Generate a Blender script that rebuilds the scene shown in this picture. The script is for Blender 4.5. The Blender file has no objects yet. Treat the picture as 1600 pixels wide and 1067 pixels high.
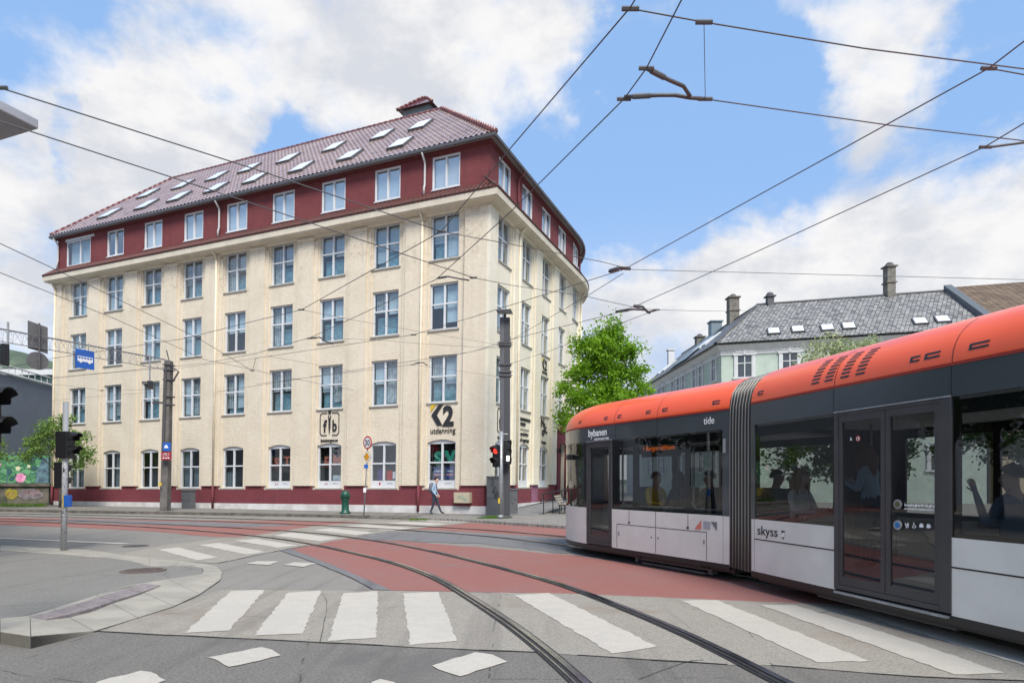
import bpy, bmesh, math, random
from mathutils import Vector, Matrix, Euler
R = math.radians
random.seed(7)
S = bpy.context.scene
COL = S.collection
# ---------------- camera ----------------
HC = 1.6                      # eye height
HZ = 752.0                    # horizon row in the 1600 px wide photograph
cam = bpy.data.cameras.new('camera'); camo = bpy.data.objects.new('camera', cam)
COL.objects.link(camo); S.camera = camo
camo.location = (0, 0, HC); camo.rotation_euler = (R(90), 0, 0)
cam.sensor_width = 36; cam.lens = 22.5; cam.shift_y = (HZ-533.5)/1600
cam.clip_start = 0.05; cam.clip_end = 5000
# ---------------- light ----------------
SUN_EL, SUN_AZ = 50, 162      # azimuth clockwise from +Y
S.view_settings.view_transform = 'Standard'; S.view_settings.look = 'None'
S.view_settings.gamma = 1; S.view_settings.exposure = 0.8
sun = bpy.data.lights.new('sun', 'SUN'); suno = bpy.data.objects.new('sun', sun); COL.objects.link(suno)
sun.energy = 2.8; sun.angle = R(24); sun.color = (1, .95, .88)
sd = Vector((math.sin(R(SUN_AZ))*math.cos(R(SUN_EL)), math.cos(R(SUN_AZ))*math.cos(R(SUN_EL)), math.sin(R(SUN_EL))))
suno.rotation_euler = sd.to_track_quat('Z', 'Y').to_euler(); suno.location = sd*60

class NT:
    def __init__(s, tree): s.t = tree; s.N = tree.nodes; s.L = tree.links
    def n(s, typ, ins=None, **kw):
        nd = s.N.new(typ)
        for k, v in kw.items(): setattr(nd, k, v)
        for k, v in (ins or {}).items():
            if isinstance(v, bpy.types.NodeSocket): s.L.new(v, nd.inputs[k])
            else: nd.inputs[k].default_value = v
        return nd
    def m(s, op, a, b=0.0, c=0.0, clamp=False):
        nd = s.N.new('ShaderNodeMath'); nd.operation = op; nd.use_clamp = clamp
        for i, v in enumerate((a, b, c)):
            if isinstance(v, bpy.types.NodeSocket): s.L.new(v, nd.inputs[i])
            else: nd.inputs[i].default_value = v
        return nd.outputs[0]
    def mix(s, f, a, b, mode='MIX'):
        nd = s.N.new('ShaderNodeMix'); nd.data_type = 'RGBA'; nd.blend_type = mode
        for k, v in ((0, f), (6, a), (7, b)):
            if isinstance(v, bpy.types.NodeSocket): s.L.new(v, nd.inputs[k])
            else: nd.inputs[k].default_value = v if k == 0 else tuple(v)+((1,) if len(v) == 3 else ())
        return nd.outputs[2]
    def ramp(s, f, lo, hi, a=0.0, b=1.0, smooth=True):
        nd = s.N.new('ShaderNodeMapRange'); nd.interpolation_type = 'SMOOTHSTEP' if smooth else 'LINEAR'
        s.L.new(f, nd.inputs[0])
        for i, v in zip((1, 2, 3, 4), (lo, hi, a, b)): nd.inputs[i].default_value = v
        return nd.outputs[0]

W = bpy.data.worlds.new('World'); S.world = W; W.use_nodes = True
t = NT(W.node_tree); t.N.clear()
sky = t.n('ShaderNodeTexSky', sky_type='NISHITA', sun_disc=False, sun_elevation=R(SUN_EL), sun_rotation=R(SUN_AZ), air_density=1.0, dust_density=0.6, ozone_density=1.6)
geo = t.n('ShaderNodeTexCoord').outputs['Generated']
nrm = t.n('ShaderNodeVectorMath', {0: geo}, operation='NORMALIZE').outputs[0]
sep = t.n('ShaderNodeSeparateXYZ', {0: nrm}).outputs
acc = None
wrp = t.n('ShaderNodeTexNoise', {0: nrm, 'Scale': 3.2, 'Detail': 6.0, 'Roughness': .6}).outputs[1]
wv = t.n('ShaderNodeVectorMath', {0: wrp, 1: (.5,.5,.5)}, operation='SUBTRACT').outputs[0]
wv = t.n('ShaderNodeVectorMath', {0: wv, 'Scale': .42}, operation='SCALE').outputs[0]
nrmw = t.n('ShaderNodeVectorMath', {0: t.n('ShaderNodeVectorMath', {0: nrm, 1: wv}, operation='ADD').outputs[0]}, operation='NORMALIZE').outputs[0]
def blob(px, py, r, wgt):
    global acc
    d = Vector(((px-800)/1000, 1, (HZ-py)/1000)).normalized()
    dt = t.n('ShaderNodeVectorMath', {0: nrmw, 1: tuple(d)}, operation='DOT_PRODUCT').outputs['Value']
    a = r/1000*d.y          # angular size
    v = t.ramp(dt, math.cos(a*1.5), 1.0, 0, wgt)
    acc = v if acc is None else t.m('ADD', acc, v)
for b in ((150,200,170,.9),(330,90,150,.7),(40,150,90,.5),(560,60,150,.6),(760,70,150,.75),(300,250,120,.4),(880,40,80,.4),(640,130,120,.3),
          (30,430,140,.6),(1340,50,100,.7),(1300,150,80,.35),(1480,350,200,1.1),(1250,380,150,.55),(1590,270,100,.5),(1120,450,130,.5),(1060,560,150,.5),(900,130,60,.25),
          (60,300,70,-.8),(450,190,50,-.8),(70,20,100,-.5),(150,115,30,-.6),(1030,210,170,-.55),(1160,60,70,-.6),(1230,270,90,-.45),(1400,240,70,-.3),(1480,200,100,-.5),(1570,120,90,-.6),(860,260,80,-.2),(1000,330,100,-.4),(430,215,40,-.3)):
    blob(*b)
stretch = t.n('ShaderNodeMapping', {0: nrm, 'Scale': (1.0, 1.0, 1.7)}).outputs[0]
n1 = t.n('ShaderNodeTexNoise', {0: stretch, 'Scale': 4.6, 'Detail': 13.0, 'Roughness': .60, 'Distortion': .2}).outputs[0]
n2 = t.n('ShaderNodeTexNoise', {0: stretch, 'Scale': 5.5, 'Detail': 10.0, 'Roughness': .6}).outputs[0]
v = t.m('ADD', acc, t.m('MULTIPLY', t.m('SUBTRACT', n1, .5), 3.8))
cm = t.ramp(v, -.2, 1.05)
hz = t.ramp(sep[2], .0, .42, .95, .0)
cm2 = t.m('MAXIMUM', cm, t.m('MULTIPLY', hz, .9))
skyc = t.n('ShaderNodeVectorMath', {0: sky.outputs[0], 'Scale': 0.11}, operation='SCALE').outputs[0]
skyc = t.mix(.8, skyc, (.19, .325, .56))     # the haze-lightened blue of this sky
ccol = t.mix(t.ramp(n2, .38, .6), (.40, .415, .45), (.55, .545, .545))
fin = t.mix(cm2, skyc, ccol)
bg = t.n('ShaderNodeBackground', {0: fin, 1: 1.0})
t.n('ShaderNodeOutputWorld', {0: bg.outputs[0]})

# ---------------- pixel helpers: image point -> point in the world ----------------
def P(x, y, z=0.0):           # on a horizontal plane of height z
    Z = (HC-z)*1000/(y-HZ); return Vector(((x-800)/1000*Z, Z, z))
def Q(x, y, Z):               # at a known distance
    return Vector(((x-800)/1000*Z, Z, HC+(HZ-y)/1000*Z))

# ---------------- object helpers ----------------
def tag(o, label=None, cat=None, group=None, kind=None):
    if label: o['label'] = label
    if cat: o['category'] = cat
    if group: o['group'] = group
    if kind: o['kind'] = kind
    return o
def empty(name, loc, label=None, cat=None, rz=0, group=None):
    o = bpy.data.objects.new(name, None); COL.objects.link(o)
    o.location = loc; o.rotation_euler = (0, 0, rz); o.empty_display_size = .2
    return tag(o, label, cat, group)
class MB:
    def __init__(s): s.v = []; s.f = []; s.mi = []; s.cur = 0
    def add(s, vs, fs):
        b = len(s.v); s.v += [tuple(v) for v in vs]
        for f in fs: s.f.append([b+i for i in f]); s.mi.append(s.cur)
        return s
    def poly(s, vs): return s.add(vs, [list(range(len(vs)))])
    def box(s, x0, x1, y0, y1, z0, z1, M=None):
        vs = [Vector((x, y, z)) for z in (z0, z1) for y in (y0, y1) for x in (x0, x1)]
        if M: vs = [M @ v for v in vs]
        return s.add(vs, [(0,2,3,1),(4,5,7,6),(0,1,5,4),(2,6,7,3),(0,4,6,2),(1,3,7,5)])
    def hexa(s, b, tp):      # 4 bottom, 4 top points
        return s.add(list(b)+list(tp), [(3,2,1,0),(4,5,6,7),(0,1,5,4),(1,2,6,5),(2,3,7,6),(3,0,4,7)])
    def tube(s, pts, r, n=6, caps=True):
        pts = [Vector(p) for p in pts]; m = len(pts); rs = r if isinstance(r, (list, tuple)) else [r]*m
        vs = []; up = None
        for i, p in enumerate(pts):
            d = (pts[min(i+1, m-1)]-pts[max(i-1, 0)]).normalized()
            if up is None: up = Vector((0, 0, 1)) if abs(d.z) < .9 else Vector((1, 0, 0))
            a = d.cross(up).normalized(); b = a.cross(d).normalized(); up = b
            for k in range(n):
                an = 2*math.pi*k/n; vs.append(p+(a*math.cos(an)+b*math.sin(an))*rs[i])
        fs = [(i*n+k, i*n+(k+1) % n, (i+1)*n+(k+1) % n, (i+1)*n+k) for i in range(m-1) for k in range(n)]
        if caps: fs += [tuple(range(n))[::-1], tuple((m-1)*n+k for k in range(n))]
        return s.add(vs, fs)
    def lathe(s, prof, c=(0, 0, 0), n=16, sx=1, sy=1):    # (r,z) list
        c = Vector(c); vs = [c+Vector((r*math.cos(2*math.pi*k/n)*sx, r*math.sin(2*math.pi*k/n)*sy, z)) for r, z in prof for k in range(n)]
        fs = [(i*n+k, i*n+(k+1) % n, (i+1)*n+(k+1) % n, (i+1)*n+k) for i in range(len(prof)-1) for k in range(n)]
        fs += [tuple(range(n))[::-1], tuple((len(prof)-1)*n+k for k in range(n))]
        return s.add(vs, fs)
    def prism(s, poly, off):      # flat polygon + offset vector
        n = len(poly); off = Vector(off); a = [Vector(p) for p in poly]
        return s.add(a+[p+off for p in a], [tuple(range(n))[::-1], tuple(range(n, 2*n))]+[(i, (i+1) % n, n+(i+1) % n, n+i) for i in range(n)])
    def disc(s, c, u, w, r, n=20, th=0.0):
        c, u, w = Vector(c), Vector(u), Vector(w)
        ps = [c+u*math.cos(2*math.pi*k/n)*r+w*math.sin(2*math.pi*k/n)*r for k in range(n)]
        return s.prism(ps, u.cross(w).normalized()*th) if th else s.poly(ps)
    def build(s, name, mats, parent=None, smooth=False, fn=None, bevel=0, org=None, norm=True):
        me = bpy.data.meshes.new(name)
        vs = [fn(Vector(v)) for v in s.v] if fn else s.v
        if org is not None: vs = [Vector(v)-Vector(org) for v in vs]
        me.from_pydata([tuple(v) for v in vs], [], s.f)
        if not isinstance(mats, (list, tuple)): mats = [mats]
        for m_ in mats: me.materials.append(m_)
        if len(mats) > 1: me.polygons.foreach_set('material_index', s.mi)
        if norm:
            bm = bmesh.new(); bm.from_mesh(me); bmesh.ops.recalc_face_normals(bm, faces=bm.faces); bm.to_mesh(me); bm.free()
        if smooth: me.polygons.foreach_set('use_smooth', [True]*len(me.polygons))
        me.update()
        o = bpy.data.objects.new(name, me); COL.objects.link(o)
        if parent: o.parent = parent
        if org is not None and not parent: o.location = org
        if bevel:
            b = o.modifiers.new('bevel', 'BEVEL'); b.width = bevel; b.segments = 2; b.limit_method = 'ANGLE'
        return o
def struct(o): o['kind'] = 'structure'; return o
def copy_tree(o, parent=None):
    c = o.copy(); COL.objects.link(c); c.parent = parent
    for ch in list(o.children): copy_tree(ch, c)
    return c

# ---------------- materials ----------------
def mat(name, col, rough=.6, var=.0, vscale=3.0, col2=None, bump=0.0, bscale=40.0, metal=0.0, spec=.5, coat=0.0, emit=None, est=1.0, detail=5.0):
    m = bpy.data.materials.new(name); m.use_nodes = True; q = NT(m.node_tree)
    b = q.N['Principled BSDF']; co = q.n('ShaderNodeTexCoord').outputs['Object']
    b.inputs['Roughness'].default_value = rough; b.inputs['Metallic'].default_value = metal
    b.inputs['Specular IOR Level'].default_value = spec
    b.inputs['Coat Weight'].default_value = coat; b.inputs['Coat Roughness'].default_value = .05
    if var or col2:
        c2 = col2 or tuple(max(0, c*(1-var)) for c in col)
        nz = q.n('ShaderNodeTexNoise', {0: co, 'Scale': vscale, 'Detail': detail, 'Roughness': .6}).outputs[0]
        q.L.new(q.mix(q.ramp(nz, .35, .65), col, c2), b.inputs[0])
    else: b.inputs[0].default_value = tuple(col)+(1,)
    if bump:
        nz = q.n('ShaderNodeTexNoise', {0: co, 'Scale': bscale, 'Detail': 4.0}).outputs[0]
        q.L.new(q.n('ShaderNodeBump', {'Strength': bump, 'Distance': .02, 'Height': nz}).outputs[0], b.inputs['Normal'])
    if emit:
        b.inputs['Emission Color'].default_value = tuple(emit)+(1,); b.inputs['Emission Strength'].default_value = est
    return m

def asphalt(name, c1, c2, speck=.6, stain=(.5, .6), stcol=None, crack=True):
    m = bpy.data.materials.new(name); m.use_nodes = True; q = NT(m.node_tree); b = q.N['Principled BSDF']
    co = q.n('ShaderNodeTexCoord').outputs['Object']
    big = q.n('ShaderNodeTexNoise', {0: co, 'Scale': .35, 'Detail': 5.0, 'Roughness': .65, 'Distortion': .4}).outputs[0]
    mid = q.n('ShaderNodeTexNoise', {0: co, 'Scale': 3.0, 'Detail': 6.0, 'Roughness': .7}).outputs[0]
    fine = q.n('ShaderNodeTexNoise', {0: co, 'Scale': 45.0, 'Detail': 4.0, 'Roughness': .85}).outputs[0]
    sp = q.n('ShaderNodeTexVoronoi', {0: co, 'Scale': 55.0}).outputs[0]
    c = q.mix(q.ramp(big, .35, .65), c1, c2)
    c = q.mix(q.m('MULTIPLY', q.ramp(mid, .4, .7), .35), c, tuple(x*.72 for x in c2))
    c = q.mix(speck, c, q.mix(q.ramp(fine, .3, .7), tuple(x*.4 for x in c1), tuple(min(1, x*1.75) for x in c1)))
    c = q.mix(q.m('MULTIPLY', q.ramp(sp, .0, .22, 1, 0), .35*speck*2), c, tuple(min(1, x*2.2) for x in c1))
    if stcol: c = q.mix(q.m('MULTIPLY', q.ramp(big, stain[0], stain[1]), .6), c, stcol)
    if crack:
        wob = q.n('ShaderNodeTexNoise', {0: co, 'Scale': 1.6, 'Detail': 4.0}).outputs[1]
        wc = q.mix(.12, co, wob, 'ADD')
        vo = q.n('ShaderNodeTexVoronoi', {0: wc, 'Scale': .33}, feature='DISTANCE_TO_EDGE').outputs[0]
        gate = q.ramp(mid, .5, .56)
        c = q.mix(q.m('MULTIPLY', q.ramp(vo, .0, .0045, .75, 0), gate), c, tuple(x*.2 for x in c1))
    tr_ = q.n('ShaderNodeTexNoise', {0: q.n('ShaderNodeMapping', {0: co, 'Rotation': (0,0,R(28)), 'Scale': (2.2,.10,1)}).outputs[0], 'Scale': 1.0, 'Detail': 5.0, 'Roughness': .6}).outputs[0]
    c = q.mix(q.m('MULTIPLY', q.ramp(tr_, .5, .66), .38), c, tuple(x*.5 for x in c1))
    q.L.new(c, b.inputs[0]); b.inputs['Roughness'].default_value = .8
    b.inputs['Specular IOR Level'].default_value = .35
    h = q.m('ADD', fine, q.m('MULTIPLY', sp, -.6))
    q.L.new(q.n('ShaderNodeBump', {'Strength': .55, 'Distance': .006, 'Height': h}).outputs[0], b.inputs['Normal'])
    return m
A_MAIN = asphalt('asphalt', (.22,.204,.178), (.255,.238,.21), .5)
A_DARK = asphalt('asphalt_dark', (.15,.139,.122), (.205,.19,.168), .62, stain=(.5,.62), stcol=(.10,.095,.09))
A_LIGHT = asphalt('asphalt_light', (.275,.25,.21), (.315,.288,.243), .45, stain=(.52,.62), stcol=(.24,.195,.15))
A_WALK = asphalt('asphalt_walk', (.19,.18,.16), (.23,.218,.195), .5)
A_PATCH = asphalt('asphalt_patch', (.16,.155,.155), (.185,.18,.18), .5, crack=False)
def paintmat(name, c, under, wear=.62, warm=None):
    m = bpy.data.materials.new(name); m.use_nodes = True; q = NT(m.node_tree); b = q.N['Principled BSDF']
    co = q.n('ShaderNodeTexCoord').outputs['Object']
    n_ = q.n('ShaderNodeTexNoise', {0: co, 'Scale': 1.1, 'Detail': 8.0, 'Roughness': .72, 'Distortion': .6}).outputs[0]
    f_ = q.n('ShaderNodeTexNoise', {0: co, 'Scale': 60.0, 'Detail': 3.0, 'Roughness': .8}).outputs[0]
    s_ = q.n('ShaderNodeTexNoise', {0: co, 'Scale': 6.0, 'Detail': 6.0, 'Roughness': .7}).outputs[0]
    col = q.mix(q.m('MULTIPLY', q.ramp(s_, .35, .7), .5), c, tuple(x*.8 for x in c))
    k = q.m('ADD', q.m('MULTIPLY', n_, .75), q.m('MULTIPLY', f_, .25))
    big_ = q.n('ShaderNodeTexNoise', {0: co, 'Scale': .5, 'Detail': 5.0, 'Roughness': .65}).outputs[0]
    col = q.mix(q.m('MULTIPLY', q.ramp(big_, .42, .62), .5), col, q.mix(.5, c, under))
    col = q.mix(q.ramp(k, wear, wear+.06, 0, .85), col, under)
    col = q.mix(.22, col, q.mix(q.ramp(f_, .3, .7), tuple(x*.5 for x in c), tuple(min(1, x*1.35) for x in c)))
    q.L.new(col, b.inputs[0]); b.inputs['Roughness'].default_value = .75; b.inputs['Specular IOR Level'].default_value = .35
    q.L.new(q.n('ShaderNodeBump', {'Strength': .4, 'Distance': .005, 'Height': f_}).outputs[0], b.inputs['Normal'])
    return m
M_WHITE = paintmat('road_paint_white', (.50,.46,.395), (.33,.315,.28), .6)
M_RED = paintmat('road_paint_red', (.29,.118,.098), (.21,.16,.15), .555)
M_STONE = mat('granite_kerb', (.37,.34,.28), .8, col2=(.29,.27,.225), vscale=2.0, bump=.3, bscale=60)
M_STONEJ = mat('kerb_joint', (.06,.06,.055), .9)
M_TACT = mat('tactile_paver', (.27,.235,.23), .8, var=.25, vscale=8, bump=.5, bscale=50)
M_STEEL = mat('rail_steel', (.50,.51,.53), .22, metal=1, var=.3, vscale=4)
M_RAILD = mat('rail_groove', (.035,.032,.03), .7, var=.3, vscale=10)
M_BLACK = mat('black_plastic', (.012,.012,.013), .45)
M_WIRE = mat('wire', (.09,.09,.092), .6)
M_GREY = mat('grey_steel', (.095,.095,.10), .5, var=.25, vscale=5)
M_GALV = mat('galvanised_steel', (.36,.37,.38), .45, metal=.4, var=.25, vscale=9)
M_CONC = mat('concrete', (.20,.18,.16), .85, var=.4, vscale=4, bump=.4, bscale=30)
def brickwall(name, c1, c2, amt=.5, stain=None, mortar=None, bstr=.8, dirt=.25, bw=.26, bh=.085, top=False):
    # painted brick: coursing shows as relief through the paint
    m = bpy.data.materials.new(name); m.use_nodes = True; q = NT(m.node_tree); b = q.N['Principled BSDF']
    co = q.n('ShaderNodeTexCoord').outputs['Object']; sp = q.n('ShaderNodeSeparateXYZ', {0: co}).outputs
    uv = q.n('ShaderNodeCombineXYZ', {0: q.m('ADD', sp[0], sp[1]), 1: sp[2], 2: 0.0}).outputs[0]
    br = q.n('ShaderNodeTexBrick', {0: uv, 'Color1': (1,1,1,1), 'Color2': (.8,.8,.8,1), 'Mortar': (0,0,0,1), 'Scale': 1.0, 'Mortar Size': .010, 'Mortar Smooth': .5, 'Brick Width': bw, 'Row Height': bh}).outputs
    n1_ = q.n('ShaderNodeTexNoise', {0: co, 'Scale': .55, 'Detail': 7.0, 'Roughness': .7, 'Distortion': .5}).outputs[0]
    n2_ = q.n('ShaderNodeTexNoise', {0: co, 'Scale': 5.0, 'Detail': 6.0, 'Roughness': .75}).outputs[0]
    st = q.n('ShaderNodeMapping', {0: co, 'Scale': (2.2, 2.2, .12)}).outputs[0]
    n3_ = q.n('ShaderNodeTexNoise', {0: st, 'Scale': 1.6, 'Detail': 6.0, 'Roughness': .7}).outputs[0]
    c = q.mix(q.ramp(n1_, .35, .65), c1, c2)
    c = q.mix(q.m('MULTIPLY', q.ramp(n3_, .48, .7), dirt), c, stain or tuple(x*.55 for x in c2))
    c = q.mix(q.m('MULTIPLY', q.ramp(n2_, .5, .7), dirt*.9), c, stain or tuple(x*.55 for x in c2))
    if top: c = q.mix(q.m('MULTIPLY', q.m('MULTIPLY', q.ramp(n2_, .48, .6), q.ramp(n1_, .42, .6)), q.ramp(sp[2], 10.5, 13.4, .0, .6)), c, (.40,.32,.24))
    if mortar: c = q.mix(q.m('MULTIPLY', q.m('SUBTRACT', 1.0, br[0]), .5, clamp=True), c, mortar)
    q.L.new(c, b.inputs[0]); b.inputs['Roughness'].default_value = .85; b.inputs['Specular IOR Level'].default_value = .3
    fine = q.n('ShaderNodeTexNoise', {0: co, 'Scale': 14.0, 'Detail': 5.0, 'Roughness': .7}).outputs[0]
    h = q.m('ADD', q.m('MULTIPLY', br[0], amt), q.m('ADD', q.m('MULTIPLY', fine, .55), n2_))
    q.L.new(q.n('ShaderNodeBump', {'Strength': bstr, 'Distance': .03, 'Height': h}).outputs[0], b.inputs['Normal'])
    return m
M_PLASTER = brickwall('painted_brick_cream', (.735,.65,.515), (.675,.59,.455), .28, stain=(.50,.42,.31), dirt=.22, top=True)
M_PLASTER_S = mat('smooth_cream_render', (.70,.63,.50), .8, var=.12, vscale=1.5, bump=.15, bscale=12)
M_ATTIC = brickwall('painted_brick_wine', (.24,.066,.068), (.20,.052,.055), 1.6, stain=(.14,.045,.05), dirt=.35, mortar=(.11,.035,.04), bstr=1.0)
M_PLINTH = brickwall('painted_plinth_wine', (.225,.055,.068), (.19,.047,.056), 1.4, stain=(.12,.045,.05), dirt=.3)
M_WPLINTH = mat('white_plinth', (.66,.64,.62), .8, col2=(.5,.48,.45), vscale=1.2, bump=.3, bscale=8)
M_WFRAME = mat('white_window_frame', (.64,.655,.67), .45, var=.08, vscale=2)
def glass(name, tint=(.5,.55,.56), ior=1.6, rough=.01, dark=.0):
    m = bpy.data.materials.new(name); m.use_nodes = True; q = NT(m.node_tree); q.N.clear()
    co = q.n('ShaderNodeTexCoord').outputs['Object']
    nz = q.n('ShaderNodeTexNoise', {0: co, 'Scale': .9, 'Detail': 1.0}).outputs[0]
    bp = q.n('ShaderNodeBump', {'Strength': .06, 'Distance': .03, 'Height': nz}).outputs[0]
    fr = q.n('ShaderNodeFresnel', {'IOR': ior, 'Normal': bp}).outputs[0]
    fr = q.m('MULTIPLY', fr, q.m('SUBTRACT', 1.0, q.n('ShaderNodeNewGeometry').outputs['Backfacing']))
    tr = q.n('ShaderNodeBsdfTransparent', {0: tuple(tint)+(1,)}).outputs[0]
    gl = q.n('ShaderNodeBsdfGlossy', {0: (1,1,1,1), 'Roughness': rough, 'Normal': bp}).outputs[0]
    mx = q.n('ShaderNodeMixShader', {0: fr, 1: tr, 2: gl}).outputs[0]
    q.n('ShaderNodeOutputMaterial', {0: mx}); return m
G_WIN = glass('window_glass', (.86,.90,.92), 2.1)
G_ATTIC = glass('attic_glass', (.84,.88,.89), 3.8)
G_TRAM = glass('tinted_tram_glass', (.60,.615,.615), 1.8)
G_TFAR = glass('far_tram_glass', (.93,.93,.93), 1.5)
G_SKY = mat('skylight_sky_white', (.80,.82,.84), .2, metal=.15, spec=1.0)  # opaque pane; the bright reflected sky is put into its white colour
M_DARKROOM = mat('room_dark', (.10,.11,.115), .9)
M_ORANGE = mat('tram_orange', (.90,.105,.018), .3, coat=.25, var=.06, vscale=.6)
M_SILVER = mat('tram_silver', (.70,.68,.63), .4, metal=.05, coat=.25, var=.12, vscale=1.3, detail=9)
M_DGREY = mat('tram_dark_grey', (.065,.075,.082), .18, coat=.9, var=.2, vscale=.5)
M_TBLACK = mat('tram_black_trim', (.014,.014,.015), .35)
def leafmat(name, a, b_, trans=.35):
    m = bpy.data.materials.new(name); m.use_nodes = True; q = NT(m.node_tree); q.N.clear()
    rnd = q.n('ShaderNodeNewGeometry').outputs['Random Per Island']
    co = q.n('ShaderNodeTexCoord').outputs['Object']; nz = q.n('ShaderNodeTexNoise', {0: co, 'Scale': 1.1, 'Detail': 3.0}).outputs[0]
    c = q.mix(q.m('ADD', q.m('MULTIPLY', rnd, .6), q.m('MULTIPLY', q.ramp(nz, .35, .65), .4)), a, b_)
    d = q.n('ShaderNodeBsdfPrincipled', {0: c, 'Roughness': .5}).outputs[0]
    tl = q.n('ShaderNodeBsdfTranslucent', {0: q.mix(.5, c, b_)}).outputs[0]
    q.n('ShaderNodeOutputMaterial', {0: q.n('ShaderNodeMixShader', {0: trans, 1: d, 2: tl}).outputs[0]}); return m
L_BRIGHT = leafmat('leaves_bright', (.065,.19,.010), (.32,.54,.03), .45)
L_MID = leafmat('leaves_mid', (.08,.17,.03), (.24,.36,.08))
L_DARK = leafmat('leaves_dark', (.02,.05,.012), (.05,.10,.02))
L_PALE = leafmat('leaves_blossom', (.16,.26,.06), (.55,.56,.34))
M_BARK = mat('bark', (.085,.065,.05), .9, var=.4, vscale=8, bump=.6, bscale=20)

def text(s, size, m, parent, fn, name='lettering', th=.012, align='CENTER', bold=0.0, sx=1.0, shear=0.0):
    """letters laid out in the x-y plane, then mapped by fn to where they stand"""
    cu = bpy.data.curves.new('t', 'FONT'); cu.body = s; cu.size = size; cu.extrude = th/2; cu.offset = bold; cu.shear = shear
    cu.align_x = align; cu.resolution_u = 3
    ob = bpy.data.objects.new('t', cu); COL.objects.link(ob)
    dg = bpy.context.evaluated_depsgraph_get(); me = bpy.data.meshes.new_from_object(ob.evaluated_get(dg))
    bpy.data.objects.remove(ob)
    for v_ in me.vertices: v_.co = fn(Vector((v_.co.x*sx, v_.co.y, v_.co.z)))
    me.name = name; me.materials.clear(); me.materials.append(m)
    o = bpy.data.objects.new(name, me); COL.objects.link(o); o.parent = parent
    return o
# ================= ground =================
g = MB(); n_ = 24
for i in range(n_+1):
    for j in range(n_+1): g.v.append((-500+1000*i/n_, -300+1000*j/n_, 0))
for i in range(n_):
    for j in range(n_): a = i*(n_+1)+j; g.f.append([a, a+n_+1, a+n_+2, a+1]); g.mi.append(0)
road = struct(g.build('road', A_MAIN, norm=False))

def rag(pts, amp, step=.12, seed=1):
    """roughen the edge of a painted or laid patch"""
    rr = random.Random(seed); out = []
    for i, p in enumerate(pts):
        q = pts[(i+1) % len(pts)]; L = (q-p).length; k = max(1, min(40, int(L/step))); nn = Vector((-(q-p).y, (q-p).x, 0)).normalized()
        for j in range(k):
            off = 0 if j == 0 else rr.uniform(-amp, amp)
            out.append(p+(q-p)*(j/k)+nn*off)
    return out
def sheet(mb, px, z, amp=.0, seed=1, step=.12):
    pts = [P(x, y) for x, y in px]; pts = [Vector((p.x, p.y, z)) for p in pts]
    if amp: pts = rag(pts, amp, step, seed)
    mb.poly(pts)
def flat(name, px, z, m, amp=.01, seed=1):
    mb = MB(); sheet(mb, px, z, amp, seed, .25); o = struct(mb.build(name, m, norm=False))
    me = o.data
    if me.polygons[0].normal.z < 0: me.flip_normals()
    bm = bmesh.new(); bm.from_mesh(me); bmesh.ops.triangulate(bm, faces=bm.faces); bm.to_mesh(me); bm.free()
    return o
# dark carriageway in the foreground
flat('road_dark_surface', [(-900,985),(-150,985),(147,986.5),(250,992),(500,1004),(650,1012),(850,1020),(903,1024),(1137,1039),(1206,1040),(1431,1058),(1600,1064),(2100,1085),(3200,1500),(-2600,1500)], .003, A_DARK)
# paler band that carries the near crossing
flat('crossing_band', [(147,986.5),(250,992),(500,1004),(650,1012),(850,1020),(903,1024),(1137,1039),(1206,1040),(1431,1058),(1600,1064),(2100,1085),(2700,1010),(1700,958),(1276,943),(1150,938.6),(900,928),(612,923),(400,921),(346,921),(312,934)], .006, A_LIGHT, .015, 3)
# band of the far crossing
flat('crossing_band_far', [(300,878),(341,880),(437,860),(480,852.5),(537,842),(600,831),(665,824),(745,815.2),(600,812.5),(490,822),(400,836),(265,850),(187,866),(234,872),(281,877)], .006, A_LIGHT, .02, 4)
# red surfacing
flat('red_lane_left', [(-500,806),(0,808),(250,812.5),(430,813.5),(560,814.5),(590,815.5),(490,823),(400,836),(385,839),(330,838.5),(240,830),(120,824),(0,820),(-500,809.5)], .004, M_RED, .05, 5)
flat('grey_patch_left', [(120,811.5),(300,815),(460,820),(400,823.5),(270,821),(120,816.5),(40,813)], .007, A_PATCH, .06, 6)
flat('red_junction', [(455,858),(482,852.6),(550,838.5),(640,846),(760,856),(900,868),(1010,884),(1110,899),(1300,930),(1500,962),(1500,975),(1276,943),(1150,938.6),(900,928),(612,923),(560,900),(525,885)], .004, M_RED, .04, 7)
flat('red_lane_right', [(604,831),(668,824),(735,816.5),(893,826.5),(1100,845),(1100,862),(893,841),(700,829),(640,826.5)], .004, M_RED, .04, 8)
flat('grey_patch_junction', [(545,842),(604,831.5),(700,830),(893,842),(1000,860),(1200,900),(1100,893),(950,872),(850,861),(760,850),(650,846)], .0075, A_PATCH, .12, 9)
flat('asphalt_edge_strip', [(437,860),(455,858),(525,885),(560,900),(612,922.6),(582,921),(553,905),(494,880)], .0075, A_PATCH, .015, 10)

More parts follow.
